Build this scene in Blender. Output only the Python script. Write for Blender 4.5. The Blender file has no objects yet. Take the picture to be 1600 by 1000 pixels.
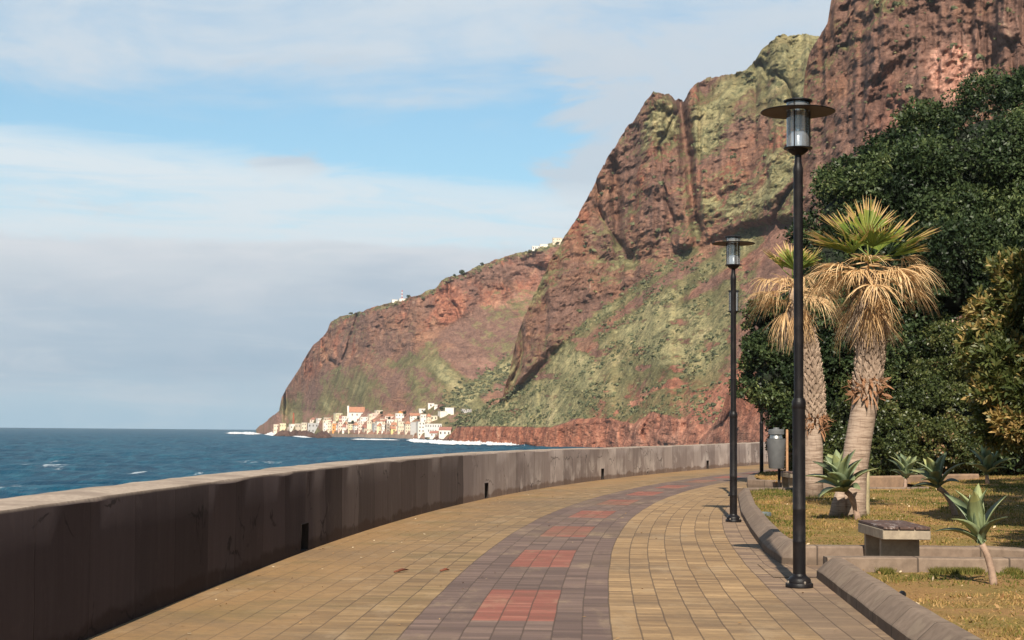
import bpy, math, random
import numpy as np
from mathutils import Matrix, Vector

# ---------------------------------------------------------------- camera, world, sun
scn = bpy.context.scene
COL = scn.collection
FPX = 2550.0                      # focal length for a 1600 px wide picture
EYE = Vector((0.0, 0.0, 1.6))
PITCH = math.atan(171.0 / FPX)
ROLL = math.radians(0.50)
cam_d = bpy.data.cameras.new('camera')
cam_d.sensor_width = 36.0
cam_d.lens = FPX * 36.0 / 1600.0
cam_d.clip_start = 0.1
cam_d.clip_end = 30000.0
cam = bpy.data.objects.new('camera', cam_d)
COL.objects.link(cam)
CAMR = Matrix.Rotation(math.radians(90) + PITCH, 3, 'X') @ Matrix.Rotation(ROLL, 3, 'Z')
cam.matrix_world = Matrix.Translation(EYE) @ CAMR.to_4x4()
scn.camera = cam

SUN_EL = math.radians(39.0)
SUN_H = Vector((0.085, 1.0, 0.0)).normalized()          # horizontal way the light travels
SKY_ROT = math.atan2(-SUN_H.x, -SUN_H.y)
sun_d = bpy.data.lights.new('sun', 'SUN')
sun_d.energy = 4.6
sun_d.angle = math.radians(0.5)
sun_d.color = (1.0, 0.90, 0.76)
sun = bpy.data.objects.new('sun', sun_d)
COL.objects.link(sun)
LDIR = Vector((SUN_H.x * math.cos(SUN_EL), SUN_H.y * math.cos(SUN_EL), -math.sin(SUN_EL)))
sun.rotation_euler = LDIR.to_track_quat('-Z', 'Y').to_euler()
sun.location = (-20, -120, 120)

world = bpy.data.worlds.new('World')
scn.world = world
world.use_nodes = True
SKY_STRENGTH = 0.065


class NT:
    """small node-tree builder"""
    def __init__(self, tree):
        self.t = tree
        tree.nodes.clear()

    def n(self, kind, ins=None, **props):
        nd = self.t.nodes.new(kind)
        for k, v in props.items():
            setattr(nd, k, v)
        for k, v in (ins or {}).items():
            s = nd.inputs[k]
            if isinstance(v, bpy.types.NodeSocket):
                self.t.links.new(v, s)
            else:
                if hasattr(s.default_value, '__len__') and isinstance(v, (tuple, list)) and len(v) == 3 and len(s.default_value) == 4:
                    v = (*v, 1.0)
                s.default_value = v
        return nd

    def math(self, op, a, b=0.0, c=0.0, clamp=False):
        nd = self.n('ShaderNodeMath', operation=op, use_clamp=clamp)
        for i, v in enumerate((a, b, c)):
            if isinstance(v, bpy.types.NodeSocket):
                self.t.links.new(v, nd.inputs[i])
            else:
                nd.inputs[i].default_value = v
        return nd.outputs[0]

    def smooth(self, v, lo, hi, a=0.0, b=1.0):
        nd = self.n('ShaderNodeMapRange', {'Value': v, 'From Min': lo, 'From Max': hi, 'To Min': a, 'To Max': b},
                    interpolation_type='SMOOTHSTEP')
        return nd.outputs[0]

    def mix(self, f, a, b, mode='MIX'):
        nd = self.n('ShaderNodeMix', data_type='RGBA', blend_type=mode, clamp_factor=True)
        for idx, v in ((0, f), (6, a), (7, b)):
            s = nd.inputs[idx]
            if isinstance(v, bpy.types.NodeSocket):
                self.t.links.new(v, s)
            else:
                s.default_value = (*v, 1.0) if isinstance(v, (tuple, list)) and len(v) == 3 else v
        return nd.outputs[2]

    def ramp(self, f, stops, interp='LINEAR'):
        nd = self.n('ShaderNodeValToRGB', {'Fac': f})
        cr = nd.color_ramp
        cr.interpolation = interp
        while len(cr.elements) < len(stops):
            cr.elements.new(0.5)
        for e, (p, c) in zip(cr.elements, stops):
            e.position = p
            e.color = (*c, 1.0) if len(c) == 3 else c
        return nd.outputs[0]

    def noise(self, vec, scale, detail=4.0, rough=0.55, dist=0.0):
        nd = self.n('ShaderNodeTexNoise', {'Vector': vec, 'Scale': scale, 'Detail': detail, 'Roughness': rough, 'Distortion': dist})
        return nd.outputs[0]

    def mapv(self, vec, scale=(1, 1, 1), loc=(0, 0, 0)):
        return self.n('ShaderNodeMapping', {'Vector': vec, 'Scale': scale, 'Location': loc}).outputs[0]


w = NT(world.node_tree)
sky = w.n('ShaderNodeTexSky', sky_type='NISHITA', sun_disc=False, sun_elevation=SUN_EL, sun_rotation=SKY_ROT,
          altitude=10.0, air_density=1.0, dust_density=0.6, ozone_density=1.6)
skyc = w.mix(1.0, sky.outputs[0], (SKY_STRENGTH, SKY_STRENGTH, SKY_STRENGTH), 'MULTIPLY')
wd = w.n('ShaderNodeTexCoord').outputs['Generated']
sep = w.n('ShaderNodeSeparateXYZ', {0: wd})
ex, ey, ez = sep.outputs
skyc = w.mix(1.0, skyc, (0.92, 1.20, 1.20), 'MULTIPLY')
frontk = w.smooth(ey, -0.5, 0.6, 0.55, 1.0)
skyc = w.mix(1.0, skyc, w.n('ShaderNodeCombineColor', {0: frontk, 1: frontk, 2: frontk}).outputs[0], 'MULTIPLY')
vlow = w.mapv(wd, (3.0, 3.0, 22.0))
vwisp = w.mapv(wd, (5.0, 5.0, 42.0), (3.1, 0.4, 1.7))
vpuff = w.mapv(wd, (9.0, 9.0, 24.0), (1.3, 7.7, 0.3))
n_low = w.noise(vlow, 1.6, 5, 0.6)
n_wisp = w.noise(vwisp, 1.5, 9, 0.68, 0.9)
n_puff = w.noise(vpuff, 1.0, 8, 0.64, 0.5)
n_big = w.noise(w.mapv(wd, (3.4, 3.4, 16.0), (5.2, 1.1, 0.6)), 1.6, 7, 0.62, 0.4)
# streaky white band, its top edge dropping to the right
et = w.math('ADD', ez, w.math('MULTIPLY', ex, 0.085))
et = w.math('ADD', et, w.math('MULTIPLY', w.math('SUBTRACT', n_wisp, 0.5), 0.052))
band = w.math('MULTIPLY', w.smooth(et, 0.156, 0.138), w.smooth(n_wisp, 0.30, 0.58, 0.42, 1.0))
# thin veil high up, torn at its lower edge
eh = w.math('ADD', ez, w.math('MULTIPLY', w.math('SUBTRACT', n_big, 0.5), 0.15))
veil = w.math('MULTIPLY', w.smooth(eh, 0.180, 0.232), w.smooth(n_puff, 0.28, 0.62, 0.50, 1.0))
# a few puffs in the blue gap, more of them near the mountain
px_ = w.math('ADD', n_puff, w.math('MULTIPLY', w.smooth(ex, -0.02, 0.05), 0.20))
dd = w.math('ADD', w.math('POWER', w.math('DIVIDE', w.math('ADD', ex, 0.137), 0.028), 2.0), w.math('POWER', w.math('DIVIDE', w.math('SUBTRACT', ez, 0.158), 0.0085), 2.0))
px_ = w.math('ADD', px_, w.math('MULTIPLY', w.math('POWER', 2.718, w.math('MULTIPLY', dd, -1.0)), 0.34))
puff = w.math('MULTIPLY', w.smooth(px_, 0.57, 0.70, 0.0, 0.9), w.smooth(ez, 0.30, 0.20))
# grey bank low on the horizon
eb = w.math('ADD', ez, w.math('MULTIPLY', w.math('SUBTRACT', n_low, 0.5), 0.022))
eb = w.math('ADD', eb, w.math('MULTIPLY', w.math('SUBTRACT', n_puff, 0.5), 0.024))
bank = w.smooth(eb, 0.115, 0.108)
front = w.smooth(ey, -0.1, 0.55)
veil = w.math('MULTIPLY', veil, w.smooth(ez, 0.62, 0.34, 0.12, 1.0))
veil = w.math('MULTIPLY', veil, w.smooth(ey, -0.3, 0.5, 0.3, 1.0))
band = w.math('MULTIPLY', band, front); bank = w.math('MULTIPLY', bank, w.smooth(ey, -0.1, 0.55, 0.35, 1.0)); puff = w.math('MULTIPLY', puff, front)
bankc = w.ramp(w.math('MULTIPLY', w.math('ADD', eb, w.math('MULTIPLY', w.math('SUBTRACT', n_wisp, 0.5), 0.030)), 8.0),
               [(0.0, (0.235, 0.350, 0.430)), (0.10, (0.262, 0.365, 0.435)), (0.30, (0.240, 0.325, 0.400)), (0.50, (0.272, 0.348, 0.418)),
                (0.62, (0.322, 0.376, 0.430)), (0.74, (0.385, 0.425, 0.465)), (0.83, (0.462, 0.484, 0.508))])
bankc = w.mix(w.smooth(n_low, 0.45, 0.75, 0.0, 0.45), bankc, (0.172, 0.264, 0.356))
bankc = w.mix(w.math('MULTIPLY', w.smooth(n_puff, 0.42, 0.66), w.smooth(ez, 0.055, 0.10, 0.15, 0.85)), bankc, (0.430, 0.455, 0.485))
bankc = w.mix(w.math('MULTIPLY', w.smooth(n_wisp, 0.46, 0.66), 0.55), bankc, (0.350, 0.405, 0.450))
c = w.mix(veil, skyc, (0.375, 0.432, 0.484))
c = w.mix(puff, c, (0.356, 0.402, 0.448))
c = w.mix(band, c, (0.455, 0.515, 0.550))
c = w.mix(bank, c, bankc)
c = w.mix(w.smooth(ez, -0.02, -0.2), c, (0.057, 0.075, 0.086))
bg = w.n('ShaderNodeBackground', {'Color': c, 'Strength': 1.0})
out = w.n('ShaderNodeOutputWorld', {'Surface': bg.outputs[0]})

scn.view_settings.view_transform = 'Standard'
scn.view_settings.look = 'None'
scn.view_settings.exposure = 0.8
scn.view_settings.gamma = 1.0
scn.cycles.max_bounces = 6
scn.cycles.transparent_max_bounces = 12
scn.cycles.use_denoising = True
scn.cycles.caustics_reflective = False
scn.cycles.caustics_refractive = False

# ---------------------------------------------------------------- numeric helpers
random.seed(11)
RNG = np.random.default_rng(7)
RM = np.array(CAMR)


def rays(px, py):
    """world directions of picture points (1600x1000 frame), horizontal length 1: returns ax, ay, t"""
    px = np.asarray(px, float); py = np.asarray(py, float)
    dx = (px - 800.0) / FPX; dy = -(py - 500.0) / FPX; dz = -np.ones_like(dx)
    X = RM[0, 0] * dx + RM[0, 1] * dy + RM[0, 2] * dz
    Y = RM[1, 0] * dx + RM[1, 1] * dy + RM[1, 2] * dz
    Z = RM[2, 0] * dx + RM[2, 1] * dy + RM[2, 2] * dz
    h = np.hypot(X, Y)
    return X / h, Y / h, Z / h


def G(px, py, z=0.0):
    ax, ay, t = (float(v) for v in rays(px, py))
    D = (z - EYE.z) / t
    return Vector((ax * D, ay * D, z))


def Pt(px, py, d):
    """point seen at a picture point at forward distance d (metres along Y)"""
    ax, ay, t = (float(v) for v in rays(px, py))
    D = d / ay
    return Vector((ax * D, d, EYE.z + t * D))


def sstep(a, b, x):
    t = np.clip((x - a) / (b - a), 0, 1)
    return t * t * (3 - 2 * t)


def _hash(ix, iy, iz, seed):
    n = (ix.astype(np.int64) * 374761393 + iy.astype(np.int64) * 668265263 + iz.astype(np.int64) * 1274126177 + seed * 974634777) & 0xffffffff
    n = ((n ^ (n >> 13)) * 1103515245) & 0xffffffff
    n = ((n ^ (n >> 16)) * 2246822519) & 0xffffffff
    return ((n ^ (n >> 15)) & 0xffffff).astype(np.float64) / float(0xffffff)


def vnoise(x, y, z, seed=0):
    x, y, z = np.broadcast_arrays(np.asarray(x, float), np.asarray(y, float), np.asarray(z, float))
    fx, fy, fz = np.floor(x), np.floor(y), np.floor(z)
    ux, uy, uz = x - fx, y - fy, z - fz
    ux = ux * ux * ux * (ux * (ux * 6 - 15) + 10); uy = uy * uy * uy * (uy * (uy * 6 - 15) + 10); uz = uz * uz * uz * (uz * (uz * 6 - 15) + 10)
    r = 0
    for i in (0, 1):
        for j in (0, 1):
            for k in (0, 1):
                h = _hash(fx + i, fy + j, fz + k, seed)
                r = r + h * (ux if i else 1 - ux) * (uy if j else 1 - uy) * (uz if k else 1 - uz)
    return r


def fbm(x, y, z, octv=5, gain=0.5, seed=0):
    a, s, r = 1.0, 0.0, 0.0
    for o in range(octv):
        f = 2.03 ** o
        r = r + a * vnoise(x * f, y * f, z * f, seed + o * 17)
        s += a; a *= gain
    return r / s


def ridged(x, y, z, octv=5, gain=0.5, seed=0):
    a, s, r = 1.0, 0.0, 0.0
    for o in range(octv):
        f = 2.03 ** o
        r = r + a * (1 - np.abs(2 * vnoise(x * f, y * f, z * f, seed + o * 17) - 1))
        s += a; a *= gain
    return r / s


# ---------------------------------------------------------------- mesh helpers
def tag(o, label=None, cat=None, group=None, kind=None):
    if label: o['label'] = label
    if cat: o['category'] = cat
    if group: o['group'] = group
    if kind: o['kind'] = kind
    return o


def empty(name, loc, rz=0.0, label=None, cat=None, group=None):
    o = bpy.data.objects.new(name, None)
    o.empty_display_size = 0.2
    o.location = loc
    o.rotation_euler = (0, 0, rz)
    COL.objects.link(o)
    return tag(o, label, cat, group)


def mesh_np(name, V, F, mat, parent=None, smooth=False, uv=None, attrs=None, loc=None):
    """V (n,3); F (m,k) array or list of index lists; uv per vertex (n,2); attrs {name: (values, domain, type)}"""
    me = bpy.data.meshes.new(name)
    V = np.asarray(V, np.float32)
    if isinstance(F, np.ndarray):
        m, k = F.shape
        me.vertices.add(len(V)); me.vertices.foreach_set('co', V.ravel())
        me.loops.add(m * k); me.loops.foreach_set('vertex_index', F.astype(np.int32).ravel())
        me.polygons.add(m)
        me.polygons.foreach_set('loop_start', np.arange(0, m * k, k, dtype=np.int32))
        me.polygons.foreach_set('loop_total', np.full(m, k, np.int32))
        li = F.ravel()
    else:
        me.from_pydata(V.tolist(), [], [list(f) for f in F])
        li = np.array([i for f in F for i in f])
    if uv is not None:
        l = me.uv_layers.new(name='UVMap')
        l.data.foreach_set('uv', np.asarray(uv, np.float32)[li].ravel())
    for an, (val, dom, ty) in (attrs or {}).items():
        a = me.attributes.new(an, ty, dom)
        val = np.asarray(val, np.float32)
        a.data.foreach_set('color' if ty == 'FLOAT_COLOR' else 'value', val.ravel())
    me.update(calc_edges=True)
    me.validate()
    if smooth:
        me.polygons.foreach_set('use_smooth', np.ones(len(me.polygons), bool))
    if mat is not None:
        for mm in (mat if isinstance(mat, (list, tuple)) else [mat]):
            me.materials.append(mm)
    o = bpy.data.objects.new(name, me)
    COL.objects.link(o)
    if parent is not None:
        o.parent = parent
    if loc is not None:
        o.location = loc
    return o


def grid_faces(nr, nc):
    i = np.arange(nr - 1)[:, None] * nc + np.arange(nc - 1)[None, :]
    return np.stack([i, i + 1, i + nc + 1, i + nc], -1).reshape(-1, 4)


class MB:
    """collects simple shapes into one mesh"""
    def __init__(self):
        self.v = []; self.f = []

    def add(self, vs, fs):
        b = len(self.v)
        self.v += [tuple(q) for q in vs]
        self.f += [tuple(i + b for i in q) for q in fs]
        return self

    def box(self, c, s, rz=0.0, bev=0.0, taper=1.0):
        hx, hy, hz = s[0] / 2, s[1] / 2, s[2] / 2
        cs, sn = math.cos(rz), math.sin(rz)
        if bev <= 0:
            prof = [(-hx, -hy), (hx, -hy), (hx, hy), (-hx, hy)]
            lv = [(-hz, 1.0), (hz, taper)]
        else:
            b = bev
            prof = [(-hx + b, -hy), (hx - b, -hy), (hx, -hy + b), (hx, hy - b), (hx - b, hy), (-hx + b, hy), (-hx, hy - b), (-hx, -hy + b)]
            k = 1 - b / max(min(hx, hy), 1e-6)
            lv = [(-hz, k), (-hz + b, 1.0), (hz - b, taper), (hz, taper * k)]
        n = len(prof); vs = []; fs = []
        for (z, k) in lv:
            for (x, y) in prof:
                x, y = x * k, y * k
                vs.append((c[0] + x * cs - y * sn, c[1] + x * sn + y * cs, c[2] + z))
        for l in range(len(lv) - 1):
            for i in range(n):
                j = (i + 1) % n
                fs.append((l * n + i, l * n + j, (l + 1) * n + j, (l + 1) * n + i))
        fs.append(tuple(reversed(range(n))))
        fs.append(tuple((len(lv) - 1) * n + i for i in range(n)))
        return self.add(vs, fs)

    def lathe(self, prof, seg=24, c=(0, 0, 0), cap=True):
        vs = []; fs = []; n = len(prof)
        for (r, z) in prof:
            for i in range(seg):
                a = 2 * math.pi * i / seg
                vs.append((c[0] + r * math.cos(a), c[1] + r * math.sin(a), c[2] + z))
        for l in range(n - 1):
            for i in range(seg):
                j = (i + 1) % seg
                fs.append((l * seg + i, l * seg + j, (l + 1) * seg + j, (l + 1) * seg + i))
        if cap:
            fs.append(tuple(reversed(range(seg))))
            fs.append(tuple((n - 1) * seg + i for i in range(seg)))
        return self.add(vs, fs)

    def tube(self, pts, rad, seg=8, cap=True):
        pts = [Vector(p) for p in pts]; n = len(pts)
        if not hasattr(rad, '__len__'): rad = [rad] * n
        vs = []; fs = []
        up = Vector((0.3, 0.2, 1)).normalized()
        side = None
        for k in range(n):
            d = (pts[min(k + 1, n - 1)] - pts[max(k - 1, 0)])
            d = d.normalized() if d.length > 1e-9 else Vector((0, 0, 1))
            if side is None:
                side = d.cross(up if abs(d.dot(up)) < 0.95 else Vector((1, 0, 0))).normalized()
            else:
                side = (side - d * side.dot(d)).normalized()
            b = d.cross(side)
            for i in range(seg):
                a = 2 * math.pi * i / seg
                vs.append(pts[k] + (side * math.cos(a) + b * math.sin(a)) * rad[k])
        for k in range(n - 1):
            for i in range(seg):
                j = (i + 1) % seg
                fs.append((k * seg + i, k * seg + j, (k + 1) * seg + j, (k + 1) * seg + i))
        if cap:
            fs.append(tuple(reversed(range(seg))))
            fs.append(tuple((n - 1) * seg + i for i in range(seg)))
        return self.add(vs, fs)

    def build(self, name, mat, parent=None, smooth=False, loc=None, sharp=None):
        o = mesh_np(name, np.array(self.v), self.f, mat, parent, smooth, loc=loc)
        if smooth and sharp:
            try:
                o.data.set_sharp_from_angle(angle=math.radians(sharp))
            except Exception:
                pass
        return o


# ---------------------------------------------------------------- material helpers
def new_mat(name):
    m = bpy.data.materials.new(name)
    m.use_nodes = True
    return m, NT(m.node_tree)


def finish(t, color, rough=0.7, bump=None, bstr=0.3, bdist=0.02, metallic=0.0, spec=0.4, extra=None):
    ins = {'Base Color': color, 'Roughness': rough, 'Metallic': metallic, 'Specular IOR Level': spec}
    if bump is not None:
        ins['Normal'] = t.n('ShaderNodeBump', {'Height': bump, 'Strength': bstr, 'Distance': bdist}).outputs[0]
    ins.update(extra or {})
    p = t.n('ShaderNodeBsdfPrincipled', ins)
    t.n('ShaderNodeOutputMaterial', {'Surface': p.outputs[0]})
    return p


def simple_mat(name, col, rough=0.6, var=0.25, scale=8.0, bstr=0.2, bdist=0.005, metallic=0.0, spec=0.4, col2=None):
    m, t = new_mat(name)
    tc = t.n('ShaderNodeTexCoord').outputs['Object']
    nz = t.noise(tc, scale, 6, 0.6)
    c2 = col2 or tuple(q * (1 - var) for q in col)
    cc = t.mix(t.smooth(nz, 0.35, 0.65), col, c2)
    finish(t, cc, rough, t.noise(tc, scale * 4, 4), bstr, bdist, metallic, spec)
    return m

# ================================================================ THE PROMENADE'S LINE
wp = np.array([(5.0, -3.46), (10.3, -3.26), (12.45, -3.18), (16.4, -2.98), (20.7, -2.70), (26.0, -2.22), (34.8, -1.10), (46.0, 1.15), (58.9, 4.75), (72.0, 9.3), (85.9, 14.4)])
wpoly = np.polyfit(wp[:, 0], wp[:, 1], 4)


def wall_x(d):
    d = np.asarray(d, float)
    s0 = float(np.polyval(np.polyder(wpoly), 5.0)); s1 = float(np.polyval(np.polyder(wpoly), 88.0))
    return np.where(d < 5, np.polyval(wpoly, 5.0) + s0 * (d - 5), np.where(d > 88, np.polyval(wpoly, 88.0) + s1 * (d - 88), np.polyval(wpoly, np.clip(d, 5, 88))))


_d = np.linspace(-25, 150, 3501)
_x = wall_x(_d)
_s = np.concatenate([[0], np.cumsum(np.hypot(np.diff(_x), np.diff(_d)))])
_s -= np.interp(0, _d, _s)


def wall_pt(s):
    return np.interp(s, _s, _x), np.interp(s, _s, _d)


def wall_n(s):
    x0, y0 = wall_pt(s - 0.2); x1, y1 = wall_pt(s + 0.2)
    L = np.hypot(x1 - x0, y1 - y0)
    return (y1 - y0) / L, -(x1 - x0) / L          # pointing to the promenade side (right)


def s_of_d(d):
    return float(np.interp(d, _d, _s))


def off_pt(s, u):
    x, y = wall_pt(s); nx, ny = wall_n(s)
    return x + nx * u, y + ny * u


# ================================================================ MATERIALS OF THE SETTING
def mat_pavers():
    m, t = new_mat('pavers')
    uv = t.n('ShaderNodeUVMap', uv_map='UVMap').outputs[0]
    u, v, _ = t.n('ShaderNodeSeparateXYZ', {0: uv}).outputs
    u = t.math('SUBTRACT', u, 0.43)
    wob = t.noise(t.mapv(uv, (0.5, 0.5, 1)), 1.3, 3)
    u2 = t.math('ADD', u, t.math('MULTIPLY', t.math('SUBTRACT', wob, 0.5), 0.03))
    cw, rl = 0.235, 0.120
    cu = t.math('DIVIDE', u2, cw); ci = t.math('FLOOR', cu); cf = t.math('FRACT', cu)
    cv = t.math('DIVIDE', v, rl)
    cv = t.math('ADD', cv, t.math('MULTIPLY', t.n('ShaderNodeTexWhiteNoise', {'W': ci}, noise_dimensions='1D').outputs[0], 0.25))
    ri = t.math('FLOOR', cv); rf = t.math('FRACT', cv)
    cell = t.n('ShaderNodeCombineXYZ', {0: ci, 1: ri}).outputs[0]
    rnd = t.n('ShaderNodeTexWhiteNoise', {'Vector': cell}, noise_dimensions='2D').outputs[0]
    cell4 = t.n('ShaderNodeCombineXYZ', {0: ci, 1: t.math('FLOOR', t.math('DIVIDE', t.math('ADD', ri, t.math('MULTIPLY', ci, 1.7)), 3.0))}).outputs[0]
    rnd2 = t.n('ShaderNodeTexWhiteNoise', {'Vector': cell4}, noise_dimensions='2D').outputs[0]
    # joints
    def edge(f, wd):
        return t.math('MAXIMUM', t.smooth(f, wd, wd * 0.35), t.smooth(f, 1 - wd, 1 - wd * 0.35))
    jl = edge(cf, 0.038); jr = edge(rf, 0.10)
    joint = t.math('MAXIMUM', jl, t.math('MULTIPLY', jr, 0.20))
    # zones (u counted from the wall)
    B0, B1, B2 = 8 * cw, 15 * cw, 22 * cw
    patchu = t.math('MULTIPLY', t.math('GREATER_THAN', u2, 10 * cw), t.math('LESS_THAN', u2, 13 * cw))
    pv = t.math('FRACT', t.math('DIVIDE', t.math('SUBTRACT', t.math('MULTIPLY', ri, rl), PATCH_V0), 5.5))
    patch = t.math('MULTIPLY', patchu, t.math('LESS_THAN', pv, 0.50))
    band = t.math('MULTIPLY', t.math('GREATER_THAN', u2, B0), t.math('LESS_THAN', u2, B1))
    border = t.math('GREATER_THAN', u2, B2)
    n1 = t.noise(uv, 0.55, 5, 0.6); n2 = t.noise(uv, 9.0, 6, 0.7); n3 = t.noise(uv, 60.0, 3, 0.7)
    mixr = t.math('ADD', t.math('MULTIPLY', rnd, 0.6), t.math('MULTIPLY', rnd2, 0.4))
    yel = t.ramp(mixr, [(0.0, (0.190, 0.118, 0.064)), (0.45, (0.288, 0.184, 0.092)), (0.8, (0.372, 0.240, 0.120)), (1.0, (0.480, 0.310, 0.158))])
    pur = t.ramp(mixr, [(0.0, (0.088, 0.058, 0.050)), (0.5, (0.145, 0.096, 0.080)), (1.0, (0.225, 0.150, 0.118))])
    red = t.ramp(mixr, [(0.0, (0.190, 0.070, 0.050)), (0.6, (0.265, 0.092, 0.066)), (1.0, (0.34, 0.140, 0.098))])
    bor = t.ramp(mixr, [(0.0, (0.150, 0.098, 0.070)), (0.5, (0.245, 0.165, 0.108)), (1.0, (0.370, 0.250, 0.150))])
    col = t.mix(band, yel, pur); col = t.mix(patch, col, red); col = t.mix(border, col, bor)
    # sandy dirt washed along the wall foot, moss tone further out
    dirt = t.math('MULTIPLY', t.smooth(t.math('ADD', u, t.math('MULTIPLY', t.math('SUBTRACT', n1, 0.5), 2.2)), 1.5, 0.2), 0.85)
    dcol = t.mix(n2, (0.40, 0.235, 0.105), (0.30, 0.185, 0.085))
    col = t.mix(dirt, col, dcol)
    col = t.mix(t.math('MULTIPLY', t.smooth(n1, 0.48, 0.68), t.math('MULTIPLY', t.math('LESS_THAN', u, B0), 0.6)), col, (0.205, 0.150, 0.066))
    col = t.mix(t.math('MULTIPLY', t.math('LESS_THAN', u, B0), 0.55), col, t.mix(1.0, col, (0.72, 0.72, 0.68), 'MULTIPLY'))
    n0 = t.noise(uv, 0.22, 7, 0.68, 0.5); nst = t.noise(t.mapv(uv, (1.0, 0.35, 1)), 1.4, 7, 0.7)
    col = t.mix(t.smooth(n0, 0.48, 0.64, 0, 0.55), col, (0.16, 0.112, 0.070))
    col = t.mix(t.smooth(nst, 0.52, 0.70, 0, 0.5), col, (0.38, 0.275, 0.165))
    col = t.mix(t.smooth(n2, 0.40, 0.75, 0.0, 0.40), col, (0.12, 0.085, 0.055))
    col = t.mix(t.smooth(n3, 0.60, 0.78, 0.0, 0.45), col, (0.46, 0.34, 0.20))
    col = t.mix(t.smooth(n3, 0.40, 0.25, 0.0, 0.5), col, (0.08, 0.055, 0.04))
    col = t.mix(t.math('MULTIPLY', joint, t.math('SUBTRACT', 0.72, t.math('MULTIPLY', dirt, 0.45))), col, (0.070, 0.048, 0.034))
    h = t.math('SUBTRACT', t.math('ADD', t.math('MULTIPLY', n3, 0.25), t.math('MULTIPLY', rnd, 0.35)), joint)
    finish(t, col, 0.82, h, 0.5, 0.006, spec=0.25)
    return m


PATCH_V0 = s_of_d(14.0)
M = {}
M['pavers'] = mat_pavers()


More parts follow.
